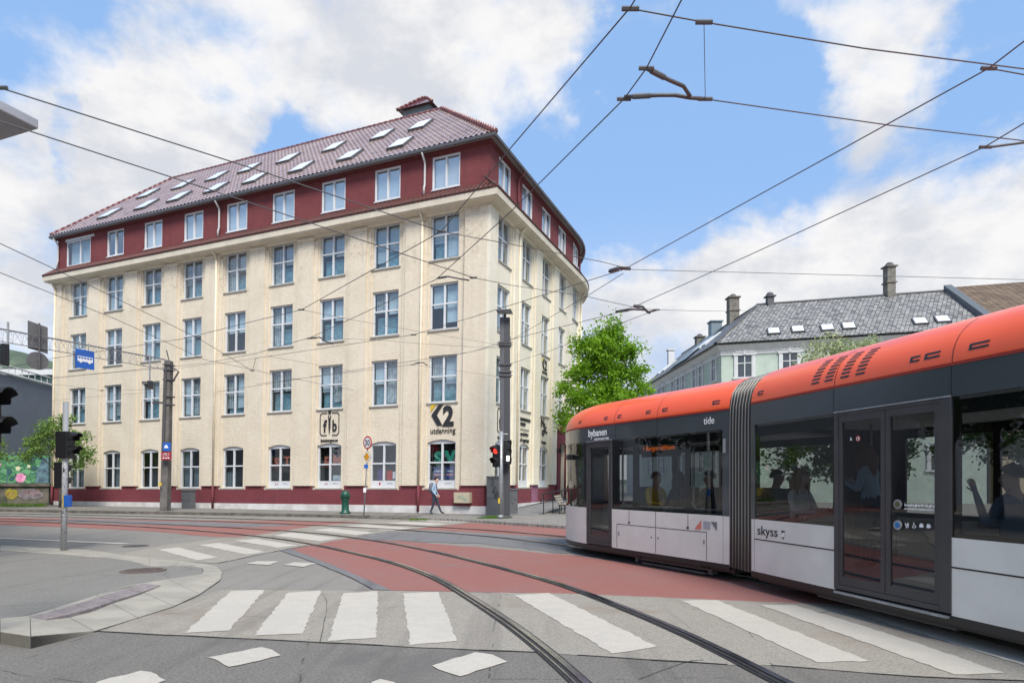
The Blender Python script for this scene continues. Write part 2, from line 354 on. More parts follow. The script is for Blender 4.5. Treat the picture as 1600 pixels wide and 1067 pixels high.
# painted markings
def marks(name, quads, amp=.012, z=.011, seed=20):
    for i, qd in enumerate(quads):
        mb = MB(); sheet(mb, qd, z, amp, seed+i, .09)
        o = struct(mb.build(name, M_WHITE, norm=False))
        if o.data.polygons[0].normal.z < 0: o.data.flip_normals()
marks('crossing_stripe', [
 [(361,924),(414,922),(386,955),(358,986),(287.5,990)], [(450,926.5),(502.5,923),(473,990.6),(397,994)], [(536.5,927.5),(590.6,924),(587,997),(512.5,1002.5)],
 [(630,928),(685,925),(714,1002.5),(640,1009)], [(803,930.6),(858,927),(1026.6,1011),(956,1022)], [(1064,939),(1119,938),(1359.5,1034),(1276.6,1036)],
 [(1186.6,945.6),(1240,945.6),(1400,995),(1570.5,1052.5),(1491.7,1055)], [(1313,952),(1365,952),(1600,1019),(1790,1072),(1720,1078),(1600,1041)]], .016)
marks('crossing_stripe', [
 [(247,859),(278,855.6),(341,871),(308,875.6)], [(311,851.5),(341,848),(416,862.5),(386,867)], [(367,844.7),(403,842),(466,852.5),(434,856)],
 [(427,836.5),(455,832),(530,841),(500,846)], [(490,828.5),(515,825),(587,832.5),(557,836)], [(540,822.5),(572,819.5),(645,825.2),(612,829)],
 [(605,817.5),(632,815),(705,818.3),(672,821)], [(650,813.6),(672,812.4),(752,815),(728,816.3)]], .02, seed=40)
marks('yield_mark', [[(325,1028),(409,1012),(425,1016),(439,1025),(358,1043),(345,1036)], [(675,1041),(742,1020),(770,1024),(793,1035),(719,1058),(700,1052)],
 [(150,1067),(219,1049),(245,1055),(259,1064),(230,1075),(170,1082)], [(581,1067),(594,1062),(616,1067),(640,1085),(560,1085)],
 [(385,881),(401,877),(436,877.5),(420,883)], [(442,883),(460,879),(495,880),(475,886)]], .02, seed=60)
marks('lane_line', [[(-400,824.5),(0,840),(205,849),(190,850.5),(0,841.8),(-400,825.8)]], .0, seed=80)

# asphalt seams
sm = MB()
def seam(px, w=.018, z=.0105):
    pts = [P(x, y) for x, y in px]; fine = []
    rr = random.Random(3)
    for a, b in zip(pts, pts[1:]):
        k = max(2, int((b-a).length/.3))
        fine += [a+(b-a)*(j/k)+Vector((rr.uniform(-.012,.012), rr.uniform(-.012,.012), 0)) for j in range(k)]
    fine.append(pts[-1])
    for a, b in zip(fine, fine[1:]):
        d = (b-a).normalized(); n2 = Vector((-d.y, d.x, 0))*w*rr.uniform(.3, 1)/2
        sm.poly([Vector((q.x, q.y, z)) for q in (a-n2, b-n2, b+n2, a+n2)])
seam([(147,986.5),(250,992),(500,1004),(650,1012),(850,1020)], .03); seam([(903,1024),(1137,1039)], .03); seam([(1206,1040),(1431,1058),(1700,1068)], .02)
seam([(346,921),(400,921),(612,923),(690,924)], .016); seam([(341,880),(437,860),(480,852.5)], .03); seam([(437,860),(494,880),(553,905),(582,921)], .02)
seam([(1000,1062),(1070,1035),(1100,1032)], .014); seam([(500,923),(512,940),(500,1004)], .008)
struct(sm.build('asphalt_seams', mat('seam_tar', (.03,.03,.03), .8), norm=False))

# ================= tram rails =================
def catmull(pts, k=8):
    out = []; n = len(pts)
    for i in range(n-1):
        p0, p1, p2, p3 = pts[max(i-1,0)], pts[i], pts[i+1], pts[min(i+2,n-1)]
        for j in range(k):
            u = j/k; out.append(.5*((2*p1)+(p2-p0)*u+(2*p0-5*p1+4*p2-p3)*u*u+(3*p1-p0-3*p2+p3)*u**3))
    out.append(pts[-1]); return out
def smooth(pts, it=60):
    pts = [p.copy() for p in pts]
    for _ in range(it): pts = [pts[0]]+[(pts[i-1]+pts[i]*2+pts[i+1])/4 for i in range(1, len(pts)-1)]+[pts[-1]]
    return pts
V2 = lambda *a: [Vector((x, y, 0)) for x, y in a]
RA = V2((-45,31.5),(-30,28.4),(-20.65,25.81),(-14.64,23.6),(-9.24,20.15),(-6.63,17.98),(-5.26,16.5),(-4.15,15.09),(-2.83,13.33),(-1.94,11.94),(-1.24,10.55),(-.84,9.52),(-.33,8.08),(.04,6.99),(.32,5.99),(.52,5.21),(.76,4),(1,2),(1.1,-4))
RB = V2((-45,33),(-31,30),(-21.9,27.4),(-16.2,25.5),(-8.9,21.7),(-6.0,19.8),(-3.8,17.4),(-2.32,15.44),(-1.15,13.5),(-.2,11.81),(.38,10.7),(.87,9.67),(1.29,8.4),(1.61,7.42),(1.84,6.57),(2.0,5.82),(2.12,5.18),(2.36,4),(2.58,2),(2.68,-4))
RD = V2((-46,35),(-33,32.2),(-23.5,29.6),(-16,27.3),(-10.06,24.9),(-3.4,21.2),(.0,17.9),(1.52,15.6),(2.55,13.5),(3.75,11.03),(4.5,9.0),(5.45,5),(6.5,0),(7.6,-6))
RC = []
for i, p in enumerate(RD):
    d = (RD[min(i+1,len(RD)-1)]-RD[max(i-1,0)]).normalized(); RC.append(p+Vector((-d.y, d.x, 0))*1.65)
rails = []
ti = 0
for pts in (RA, RB, RD, RC):
    c = smooth(catmull(pts, 8), 40)
    for (w0, w1, z, m_, nm) in ((-.085, .095, .0135, M_RAILD, 'rail_bed'), (-.06, .0, .022, M_STEEL, 'rail_head'), (.042, .062, .020, M_STEEL, 'rail_guard')):
        mb = MB()
        for i, p in enumerate(c):
            d = (c[min(i+1,len(c)-1)]-c[max(i-1,0)]).normalized(); nn = Vector((-d.y, d.x, 0))*-1
            mb.v.append(p+nn*w0+Vector((0,0,z))); mb.v.append(p+nn*w1+Vector((0,0,z)))
        for i in range(len(c)-1): mb.f.append([2*i, 2*i+1, 2*i+3, 2*i+2]); mb.mi.append(0)
        o = struct(mb.build(nm, m_, norm=False, smooth=True))
        if o.data.polygons[0].normal.z < 0: o.data.flip_normals()

# ================= near pavement (left) =================
K = lambda x, y, z: P(x, y, z)
inner = [(-300,985,.12),(0,967,.12),(47,962,.115),(134,934,.09),(224,911,.06),(262,905,.05),(316,897,.035),(317,888,.03),(297,884,.03),(234,884.5,.03),(203,876,.03),(169,872,.03),(94,866,.04),(0,860,.05),(-300,842,.06)]
outer = [(-300,1010,.12),(0,987,.12),(48,994,.12),(147,986,.012),(272,947,.012),(312,928,.012),(344,906,.015),(347,894,.015),(337,884,.015),(312,880,.015),(281,876.5,.015),(234,872,.015),(187,866,.015),(137,859,.03),(60,855.5,.05),(0,851.5,.05),(-300,836,.06)]
mb = MB(); mb.poly([K(*p) for p in inner]); o = struct(mb.build('near_pavement', A_WALK, norm=False))
bm = bmesh.new(); bm.from_mesh(o.data); bmesh.ops.triangulate(bm, faces=bm.faces); bm.to_mesh(o.data); bm.free()
if o.data.polygons[0].normal.z < 0: o.data.flip_normals()
ring = [((-300,1010,.12),(-300,985,.12)),((-100,1000,.12),(-100,972,.12)),((0,987,.12),(0,967,.12)),((48,994,.12),(47,962,.115)),((147,986,.016),(83,951,.10)),((215,965,.014),(150,930,.08)),((272,947,.014),(200,915,.06)),((312,928,.014),(262,905,.05)),
  ((344,906,.016),(316,897,.035)),((347,894,.016),(318,891,.033)),((337,884,.016),(317,888,.03)),((312,880,.016),(297,884,.03)),((281,876.5,.016),(270,884,.03)),((234,872,.016),(234,884.5,.03)),((187,866,.016),(203,876,.03)),((137,859,.03),(169,872,.03)),((60,855.5,.05),(94,866,.04)),((0,851.5,.05),(0,860,.05)),((-150,843,.06),(-150,850,.06)),((-300,836,.06),(-300,842,.06))]
ks = MB(); kj = MB()
for (a0, b0), (a1, b1) in zip(ring, ring[1:]):
    A0, B0, A1, B1 = K(*a0), K(*b0), K(*a1), K(*b1)
    kj.poly([A0, A1, B1, B0]); kj.poly([A0, A1, Vector((A1.x, A1.y, -.01)), Vector((A0.x, A0.y, -.01))])
    k = max(1, round(max((A1-A0).length, (B1-B0).length)/1.1))
    for j in range(k):
        e = .006/max(.2, (A1-A0).length/k); u0, u1 = (j+e)/k, (j+1-e)/k
        q0, q1, q2, q3 = A0.lerp(A1, u0), A0.lerp(A1, u1), B0.lerp(B1, u1), B0.lerp(B1, u0)
        up = Vector((0, 0, .006)); lo = lambda v_: Vector((v_.x, v_.y, -.02))
        ks.hexa([lo(q0), lo(q1), lo(q2), lo(q3)], [q0+up, q1+up, q2+up, q3+up])
struct(kj.build('kerb_joints', M_STONEJ)); struct(ks.build('kerb_stones', M_STONE))
# tactile strip
tp = [((46,963),(71,967.5)),((80.6,955),(105,960)),((117,944),(141,951)),((155,932),(180,938)),((195,920),(222,925)),((224,911),(252,914))]
tm = MB()
ztop = lambda x: .125 if x < 60 else .125-(x-60)/190*.065
for (a0, b0), (a1, b1) in zip(tp, tp[1:]):
    q = [P(*a0, .12), P(*b0, .12), P(*b1, .10), P(*a1, .10)]; c = sum(q, Vector())/4; q = [P(*a0, ztop(a0[0])), P(*b0, ztop(b0[0])), P(*b1, ztop(b1[0])), P(*a1, ztop(a1[0]))]; c = sum(q, Vector())/4; tz = [v_.z for v_ in q]
    q = [c+(v_-c)*.97 for v_ in q]; q = [Vector((v_.x, v_.y, z_)) for v_, z_ in zip(q, tz)]
    tm.hexa([v_-Vector((0,0,.06)) for v_ in q], q)
    for i in range(7):
        for j in range(7):
            u, w = (i+.5)/7, (j+.5)/7; v_ = q[0].lerp(q[1], u).lerp(q[3].lerp(q[2], u), w)
            tm.lathe([(.018,0),(.013,.006)], v_, 6)
struct(tm.build('tactile_paving', M_TACT))
# drain grate
gc = P(224,891,.05); e = empty('drain_cover', gc, 'round cast iron slotted drain cover in the near pavement beside the kerb', 'drain cover')
gr = MB(); gr.lathe([(.36,-.03),(.36,.008),(.31,.008),(.31,-.03)], (0,0,0), 28)
gr.build('rim', mat('rusty_iron', (.17,.13,.11), .7, var=.4, vscale=12), e)
gb = MB()
for i in range(-3, 4):
    x = i*.088; h_ = math.sqrt(max(.0, .31**2-x*x)); gb.box(x-.022, x+.022, -h_, h_, -.03, .006)
gb.build('grate', bpy.data.materials['rusty_iron'], e); MB().disc((0,0,-.012),(1,0,0),(0,1,0),.31).build('pit', M_TBLACK, e)

# ================= far pavement and plaza =================
CX, CY = -1.25, 29.0; ROT = math.atan2(-.385, .923)
def L2W(x, y, z=0): c, s = math.cos(ROT), math.sin(ROT); return Vector((CX+x*c-y*s, CY+x*s+y*c, z))
kl = [(-900,790.5),(-500,794.5),(0,799),(120,801.5),(250,803.5),(400,806),(500,808),(572,810)]
kl = [P(x, y) for x, y in kl]
fp = MB()
back = [L2W(-75,1), L2W(-30,1), L2W(-.5,1)]
def slab(mb, front, backpts, z, zb=-.02):
    poly = [Vector((p.x, p.y, z)) for p in front+backpts]; mb.prism(poly, (0,0,zb-z))
kin = [p+Vector((.1,.33,0)) for p in kl]
slab(fp, kin, [L2W(4,1), L2W(-30,1.5), L2W(-95,1.5)], .12)
o = struct(fp.build('far_pavement', A_WALK)); bm = bmesh.new(); bm.from_mesh(o.data); bmesh.ops.triangulate(bm, faces=bm.faces); bm.to_mesh(o.data); bm.free()
kb = MB()
for a, b in zip(kl, kl[1:]):
    k = max(1, int((b-a).length/1.2))
    for j in range(k):
        p, q = a.lerp(b, (j+.01)/k), a.lerp(b, (j+.99)/k); off = Vector((.1,.32,0))
        kb.hexa([Vector((v_.x,v_.y,-.02)) for v_ in (p,q,q+off,p+off)], [Vector((v_.x,v_.y,.128)) for v_ in (p,q,q+off,p+off)])
# lowered kerb at the crossing
a, b = P(574,810.2), P(652,811.5)
for j in range(4):
    p, q = a.lerp(b, (j+.02)/4), a.lerp(b, (j+.98)/4); off = Vector((.1,.9,0)); z0, z1 = .1-.02*j, .08-.02*j
    kb.hexa([Vector((v_.x,v_.y,-.02)) for v_ in (p,q,q+off,p+off)], [Vector((p.x,p.y,.05)), Vector((q.x,q.y,.05)), Vector((q.x+.1,q.y+.9,.125)), Vector((p.x+.1,p.y+.9,.125))])
struct(kb.build('far_kerb', mat('kerb_weathered', (.16,.145,.12), .85, var=.45, vscale=3, bump=.3)))
# cobbled plaza on the right
def setts(name, c1, c2):
    m = bpy.data.materials.new(name); m.use_nodes = True; q = NT(m.node_tree); b = q.N['Principled BSDF']
    co = q.n('ShaderNodeTexCoord').outputs['Object']
    mp = q.n('ShaderNodeMapping', {0: co, 'Rotation': (0, 0, R(-12))}).outputs[0]
    br = q.n('ShaderNodeTexBrick', {0: mp, 'Color1': c1+(1,), 'Color2': c2+(1,), 'Mortar': (.09,.085,.075,1), 'Scale': 1.0, 'Mortar Size': .012, 'Brick Width': .3, 'Row Height': .2}).outputs
    nz = q.n('ShaderNodeTexNoise', {0: co, 'Scale': 2.0, 'Detail': 6.0}).outputs[0]
    q.L.new(q.mix(q.ramp(nz, .4, .7, 0, .5), br[0], (.15,.14,.12)), b.inputs[0]); b.inputs['Roughness'].default_value = .85
    q.L.new(q.n('ShaderNodeBump', {'Strength': .6, 'Distance': .02, 'Height': br[1], }, invert=True).outputs[0], b.inputs['Normal']); return m
pz = [P(652,812.2), P(700,814), P(745,816.5), P(893,827), P(1100,842), P(1500,870)]
pm = MB(); slab(pm, pz, [Vector((60,25,0)), Vector((60,75,0)), Vector((2,75,0)), L2W(-1,3), L2W(-3.2,-1)], .10)
o = struct(pm.build('cobbled_plaza', setts('granite_setts', (.30,.275,.24), (.235,.22,.20)))); bm = bmesh.new(); bm.from_mesh(o.data); bmesh.ops.triangulate(bm, faces=bm.faces); bm.to_mesh(o.data); bm.free()
# ramp along the side of the building up to the entrance
rm = MB(); Z0 = .115
rp = [(0.1,.3,Z0),(2.3,.3,Z0),(2.3,9.6,.55),(2.3,13,.58),(0.1,13,.58),(0.1,9.6,.55)]
rm.prism([L2W(*p) for p in rp], (0,0,-.05)); rm.prism([L2W(2.3,.3,-.01),L2W(2.3,9.6,-.01),L2W(2.3,9.6,.5),L2W(2.3,.3,.1)], L2W(2.2,0)-L2W(2.3,0))
struct(rm.build('entrance_ramp', mat('ramp_asphalt', (.20,.20,.20), .85, var=.2, bump=.2)))

# grass tuft
gt = MB(); rr = random.Random(5)
for i in range(1500):
    a = rr.gauss(0, 1); c = P(768,809.5,.10)+Vector((a*.28, rr.gauss(0,.12), 0)); h_ = rr.uniform(.04,.16)*max(.3, 1-abs(a)*.35); d = Vector((rr.uniform(-.05,.05), rr.uniform(-.05,.05), h_)); w = Vector((rr.uniform(-.012,.012), rr.uniform(-.008,.008), 0))
    gt.poly([c-w, c+w, c+d])
tag(gt.build('grass', leafmat('grass_blades', (.05,.12,.01), (.14,.26,.03)), norm=False), 'tuft of green grass growing at the foot of the grey street pole', 'grass', kind='stuff')
gt = MB()
for i in range(900):
    c = P(rr.uniform(640,668), 812.3, .06)+Vector((0, rr.gauss(0,.08), 0)); h_ = rr.uniform(.02,.08); w = Vector((rr.uniform(-.012,.012), 0, 0)); gt.poly([c-w, c+w, c+Vector((rr.uniform(-.03,.03), 0, h_))])
    if i < 500:
        c = P(rr.uniform(0,72), 791.2, .12)+Vector((0, rr.gauss(0,.15), 0)); gt.poly([c-w*2, c+w*2, c+Vector((rr.uniform(-.03,.03), 0, h_*4))])
tag(gt.build('weeds', bpy.data.materials['grass_blades'], norm=False), 'low weeds along the kerb end and the foot of the graffiti wall', 'weeds', kind='stuff')
# wooded hill on the left horizon
hm = MB(); rr = random.Random(2)
nx, ny = 60, 14
for i in range(nx+1):
    for j in range(ny+1):
        x = -620+i*12; y = 260+j*16; hgt = 80*math.exp(-((x+330)/170)**2)*min(1, j/7)
        hm.v.append((x+rr.uniform(-4,4), y, -1+hgt+rr.uniform(-2.5,3.5)*min(1, j/2)))
for i in range(nx):
    for j in range(ny): a = i*(ny+1)+j; hm.f.append([a, a+ny+1, a+ny+2, a+1]); hm.mi.append(0)
struct(hm.build('hill', mat('hill_woods', (.06,.085,.06), .95, col2=(.10,.13,.085), vscale=.08, detail=10)))

for px, py, r_, lb in ((212,852.6,.30,'flat round road cover set in the lane beyond the pavement tip'),(1010,1052,.0,'')):
    if r_:
        e = empty('road_cover', P(px,py,.004), lb, 'road cover'); MB().lathe([(r_,0),(r_,.006),(r_*.9,.006),(r_*.88,.003)], (0,0,0), 24).build('cover', bpy.data.materials['rusty_iron'], e)
        mb = MB()
        for i in range(-3,4): h_ = math.sqrt(max(0,(r_*.85)**2-(i*.075)**2)); mb.box(i*.075-.02,i*.075+.02,-h_,h_,.003,.009)
        mb.build('ribs', M_GREY, e)
# rectangular re-laid patches in the asphalt
flat('asphalt_patch', [(-60,905),(60,899),(110,913),(-40,921)], .0045, A_PATCH, .01, 31) if False else None
0 and flat('asphalt_patch', [(352,905),(400,903),(392,916),(340,918)], .0048, A_PATCH, .012, 32)
0 and flat('asphalt_patch', [(500,1035),(610,1032),(640,1062),(505,1066)], .0055, A_PATCH, .012, 33)
# ================= the corner building =================
BL = 30.15
bld = empty('office_building', (CX, CY, 0), 'long cream painted brick building with wine red attic storey, red tiled roof and red plinth', 'building', ROT)
def BF(v):   # a slight settlement of the old walls
    return Vector((v.x+.016*v.z*.923, v.y+.016*v.z*.385, v.z+.004*min(0, v.x)))
R0 = 9.0; SA = 12.6
def F(side, s, off, z):
    if side == 0: return Vector((-s, -off, z))
    if s <= SA: return Vector((off, s, z))
    a = (s-SA)/R0; return Vector((-R0+(R0+off)*math.cos(a), SA+(R0+off)*math.sin(a), z))
SEND = SA+R0*R(80)
def wall(side, s0, s1, z0, z1, holes, off, name, m, depth=.3, infill=None):
    mb = MB(); ss = {s0, s1}; zs = {z0, z1}
    for a, b, c, d in holes: ss |= {a, b}; zs |= {c, d}
    if side == 1: ss |= {SA+i*.9 for i in range(15) if s0 < SA+i*.9 < s1}
    ss = sorted(ss); zs = sorted(zs)
    for i in range(len(ss)-1):
        for j in range(len(zs)-1):
            cs, cz = (ss[i]+ss[i+1])/2, (zs[j]+zs[j+1])/2
            if any(a < cs < b and c < cz < d for a, b, c, d in holes): continue
            mb.poly([F(side, ss[i], off, zs[j]), F(side, ss[i+1], off, zs[j]), F(side, ss[i+1], off, zs[j+1]), F(side, ss[i], off, zs[j+1])])
    for a, b, c, d in holes:
        k = [(a, c), (b, c), (b, d), (a, d)]
        for (p, q), (p2, q2) in zip(k, k[1:]+k[:1]):
            mb.poly([F(side, p, off, q), F(side, p2, off, q2), F(side, p2, off-depth, q2), F(side, p, off-depth, q)])
    for (a, b, zt, rise) in (infill or []):
        for sg in (0, 1):
            for half in range(6):
                u0, u1 = half/12, (half+1)/12
                if sg: u0, u1 = 1-u0, 1-u1
                s_0, s_1 = a+(b-a)*u0, a+(b-a)*u1; zz = lambda u: zt-rise*((2*u-1)**2)
                mb.hexa([F(side, s_0, off-.14, zt), F(side, s_1, off-.14, zt), F(side, s_1, off-.14, zz(u1)), F(side, s_0, off-.14, zz(u0))],
                        [F(side, s_0, off-.001, zt), F(side, s_1, off-.001, zt), F(side, s_1, off-.001, zz(u1)), F(side, s_0, off-.001, zz(u0))])
    return mb.build(name, m, bld, fn=BF, norm=False)
SC0 = [2.27+3.225*k for k in range(9)]
SC1 = [1.77, 4.75, 7.69, 10.56, 13.5, 16.3]
ROWS = [(11.99, 14.1), (8.70, 10.88), (5.30, 7.51)]
GZ = (1.30, 3.57); WW = 1.50
h0 = [(s-WW/2, s+WW/2, a, b) for s in SC0 for a, b in ROWS]+[(s-WW/2, s+WW/2, *GZ) for s in SC0]
h1 = [(s-WW/2, s+WW/2, a, b) for s in SC1 for a, b in ROWS]+[(s-WW/2, s+WW/2, GZ[0], GZ[1]) for s in SC1 if abs(s-10.56) > .1]+[(10.05, 11.55, .5, 3.9)]
AZ = (15.3, 16.86)
a0 = [(s-.74, s+.74, *AZ) for s in SC0[:8]]+[(SC0[8]-1.0, SC0[8]+1.25, AZ[0]-.1, AZ[1]-.1)]
a1 = [(s-.74, s+.74, AZ[0]-.1, AZ[1]) for s in SC1]
wall(0, 0, BL, .40, 14.5, h0, 0, 'wall', M_PLASTER, infill=[(s-WW/2, s+WW/2, GZ[1], .13) for s in SC0])
M_PLASTER2 = brickwall('painted_brick_pale', (.78,.73,.60), (.73,.665,.52), .15, stain=(.5,.45,.35), dirt=.22)
wall(1, 0, SEND, .0, 14.5, h1, 0, 'wall', M_PLASTER2, infill=[(s-WW/2, s+WW/2, GZ[1], .2) for s in SC1 if abs(s-10.56) > .1])
wall(0, 0, BL, 14.4, 17.1, a0, -.02, 'attic_wall', M_ATTIC); wall(1, 0.0, SEND, 14.4, 17.1, a1, -.02, 'attic_wall', M_ATTIC)
mb = MB(); mb.box(-BL-.02, -BL, .0, 12, -.3, 14.4).box(-BL+.01, -BL+.03, -.0, 12, 14.4, 17.1).box(-BL, -9, 11.7, 11.75, -.3, 17.1)
mb.build('rear_wall', M_PLASTER, bld, fn=BF)
# dark rooms behind the windows
mb = MB(); mb.box(-BL+.3, -1.2, 1.0, 1.05, 0, 17).box(-1.25, -1.2, 1.0, 12.6, 0, 17)
for zf in (4.6, 8.0, 11.3, 14.6): mb.box(-BL+.3, -1.25, .31, 1.0, zf, zf+.3); mb.box(-1.2, -.31, .4, 12.6, zf, zf+.3)
pv = None
for i in range(12):
    a = i*R(80)/11; p = Vector((-R0+(R0-1.2)*math.cos(a), SA+(R0-1.2)*math.sin(a), 0))
    if pv is not None: mb.prism([pv, p, p+Vector((0,0,17)), pv+Vector((0,0,17))], (-.05,0,0))
    pv = p
mb.build('interior', M_DARKROOM, bld, fn=BF)

# swept mouldings round the building
def sweep(prof, name, m, closed=True, start=None, smooth=False, parent=None):
    st = []
    st.append(lambda o: (-BL-o*.5, 11.8)); st.append(lambda o: (-BL-o*.5, -o))
    for k in range(1, 12): st.append(lambda o, k=k: (-BL+(BL)*k/12, -o))
    st.append(lambda o: (o, -o)); st.append(lambda o: (o, SA/2)); st.append(lambda o: (o, SA))
    for k in range(1, 15):
        a = R(80)*k/14; st.append(lambda o, a=a: (-R0+(R0+o)*math.cos(a), SA+(R0+o)*math.sin(a)))
    mb = MB(); n = len(prof)
    for f_ in st:
        for o_, z in prof: x, y = f_(o_); mb.v.append((x, y, z))
    for i in range(len(st)-1):
        for j in range(n if closed else n-1):
            mb.f.append([i*n+j, i*n+(j+1) % n, (i+1)*n+(j+1) % n, (i+1)*n+j]); mb.mi.append(0)
    return mb.build(name, m, parent or bld, fn=BF, smooth=smooth)
sweep([(-.01,14.05),(.10,14.05),(.16,14.12),(.60,14.20),(.60,14.24),(.66,14.25),(.69,14.52),(.66,14.56),(-.01,14.56)], 'cornice', M_PLASTER_S)
def tilemat(name, c1, c2, rough, per=.26, bstr=1.0, row=.34, coat=0):
    m = bpy.data.materials.new(name); m.use_nodes = True; q = NT(m.node_tree); b = q.N['Principled BSDF']
    co = q.n('ShaderNodeTexCoord').outputs['Object']; sp = q.n('ShaderNodeSeparateXYZ', {0: co}).outputs
    u = q.m('ADD', sp[0], sp[1]); w = q.m('ABSOLUTE', q.m('SINE', q.m('MULTIPLY', u, math.pi/per)))
    r_ = q.m('FRACT', q.m('DIVIDE', sp[2], row))
    nz = q.n('ShaderNodeTexNoise', {0: co, 'Scale': 2.5, 'Detail': 6.0, 'Roughness': .7}).outputs[0]
    c = q.mix(q.ramp(nz, .35, .65), c1, c2); c = q.mix(q.ramp(w, 0, .5, .75, 0), c, tuple(x*.25 for x in c2)); q.L.new(c, b.inputs[0])
    b.inputs['Roughness'].default_value = rough; b.inputs['Coat Weight'].default_value = coat
    q.L.new(q.n('ShaderNodeBump', {'Strength': bstr, 'Distance': .06, 'Height': q.m('ADD', w, q.m('MULTIPLY', r_, -.5))}).outputs[0], b.inputs['Normal']); return m
M_SKIRT = tilemat('skirt_tiles', (.13,.045,.035), (.10,.035,.03), .6, per=.24)
sweep([(-.03,15.18),(-.03,15.10),(.71,14.53),(.73,14.58)], 'skirt_roof', M_SKIRT)
mb = MB()
for i in range(int(BL/.24)+4): x = -BL-.25+i*.24; mb.tube([(x, -.745, 14.57), (x, .0, 15.17)], .05, 6)
for i in range(int(SA/.24)+2): y = -.6+i*.24; mb.tube([(.745, y, 14.57), (0, y, 15.17)], .05, 6)
mb.build('skirt_tile_row', mat('skirt_tile', (.13,.04,.032), .6, col2=(.085,.035,.03), vscale=3), bld, fn=BF, smooth=True)
sweep([(.0,16.95),(.06,16.95),(.08,17.12),(.0,17.12)], 'attic_band', M_ATTIC)
sweep([(.33,17.02),(.42,17.00),(.45,17.10),(.43,17.14),(.40,17.06),(.36,17.06),(.34,17.12)], 'gutter', mat('zinc_gutter', (.13,.13,.14), .5, metal=.4))
sweep([(-.05,17.09),(.36,17.10),(.36,17.13),(-.05,17.15)], 'eave_soffit', mat('eave_board', (.30,.28,.27), .7))

# plinth, white base
nh0 = [(s-WW/2-.25, s+WW/2+.25) for s in SC0]
mb = MB()
edges = [0.0]+[e for ab in nh0 for e in ab]+[BL+.05]
for i in range(0, len(edges), 2): mb.box(-edges[i+1], -edges[i] if i else .06, -.07, .01, .48, 1.42)
for a, b in nh0: mb.box(-b, -a, -.07, .01, .48, 1.22)
mb.build('plinth', M_PLINTH, bld, fn=BF)
mb = MB(); mb.box(-BL-.05, .085, -.10, .01, -.1, .48).build('plinth_base', M_WPLINTH, bld, fn=BF)
mb = MB()
se = [0.0, .7]+[e for s in SC1[1:3] for e in (s-.95, s+.95)]+[9.7]
for a, b in ((.0, SC1[0]-.95), (SC1[0]+.95, SC1[1]-.95), (SC1[1]+.95, SC1[2]-.95), (SC1[2]+.95, 9.7)): mb.box(-.01, .065, a-.07 if a == 0 else a, b, .48, 1.42)
for s in SC1[:3]: mb.box(-.01, .065, s-.95, s+.95, .48, 1.2)
mb.build('plinth', M_PLINTH, bld, fn=BF)
MB().box(-.01, .09, -.09, 9.7, -.1, .48).build('plinth_base', M_WPLINTH, bld, fn=BF)
M_PURP = mat('faded_purple_paint', (.30,.12,.19), .85, var=.3, vscale=3)
for a, b in ((SC1[1]-1.5, SC1[1]-1.0), (SC1[1]+1.0, SC1[2]-1.0)): MB().box(.06, .072, a, b, .5, 1.43).build('plinth_repaint', M_PURP, bld, fn=BF)
# pilasters
def pil(side, c, w, name='pilaster', m=None):
    mb = MB(); mm = m or (M_PLASTER if side == 0 else M_PLASTER2)
    for (hw, of, z0, z1) in ((w/2, .17, 1.42, 13.9), (w/2+.2, .08, 1.42, 13.86), (w/2+.04, .21, 13.9, 14.05)):
        a, b = c-hw, c+hw
        mb.hexa([F(side,a,-.01,z0),F(side,b,-.01,z0),F(side,b,of,z0),F(side,a,of,z0)], [F(side,a,-.01,z1),F(side,b,-.01,z1),F(side,b,of,z1),F(side,a,of,z1)])
    mb.build(name, mm, bld, fn=BF)
for k in range(8): pil(0, (SC0[k]+SC0[k+1])/2-.08, 1.0)
pil(0, BL-.35, .7)
MB().box(-1.15, .11, -.15, .01, 1.42, 14.05).build('corner_pier', M_PLASTER, bld, fn=BF)
MB().box(-.01, .152, -.152, .72, 1.42, 14.05).build('corner_pier', M_PLASTER2, bld, fn=BF)
for k in range(5):
    if k != 3: pil(1, (SC1[k]+SC1[k+1])/2, .9)
MB().box(.0, .11, 8.7, 9.6, 1.42, 14.05).build('pilaster', M_PLASTER2, bld, fn=BF)

# windows
rw = random.Random(11)
M_BLIND = mat('blind_or_reflection', (.60,.70,.75), .8, var=.15, vscale=1.5)
M_BLINDD = mat('blind_dark', (.22,.27,.29), .8, var=.2, vscale=1.5)
M_CURT = mat('curtain', (.60,.65,.66), .85, var=.35, vscale=5)
M_TEAL = mat('curtain_teal', (.25,.45,.52), .85, var=.35, vscale=5)
M_ASKY = mat('attic_sky_reflection', (.86,.88,.92), .8)  # white cloud reflected in the attic panes, put into a plain colour
M_SILL = mat('window_sill', (.40,.38,.34), .7, var=.2)
def WFn(side, s, off):
    def fn(v):       # v: x to the right seen from outside, y outwards, z up
        sgn = -1 if side == 0 else 1
        if side == 0: p = F(0, s-v.x, off+v.y, v.z)
        elif s <= SA-.8: p = F(1, s+v.x, off+v.y, v.z)
        else:
            a = (s-SA)/R0; c = F(1, s, off, 0); tx, ty = (-math.sin(a), math.cos(a)) if s > SA else (0, 1); nx_, ny_ = (ty, -tx)
            p = Vector((c.x+tx*v.x+nx_*v.y, c.y+ty*v.x+ny_*v.y, v.z))
        return BF(p)
    return fn
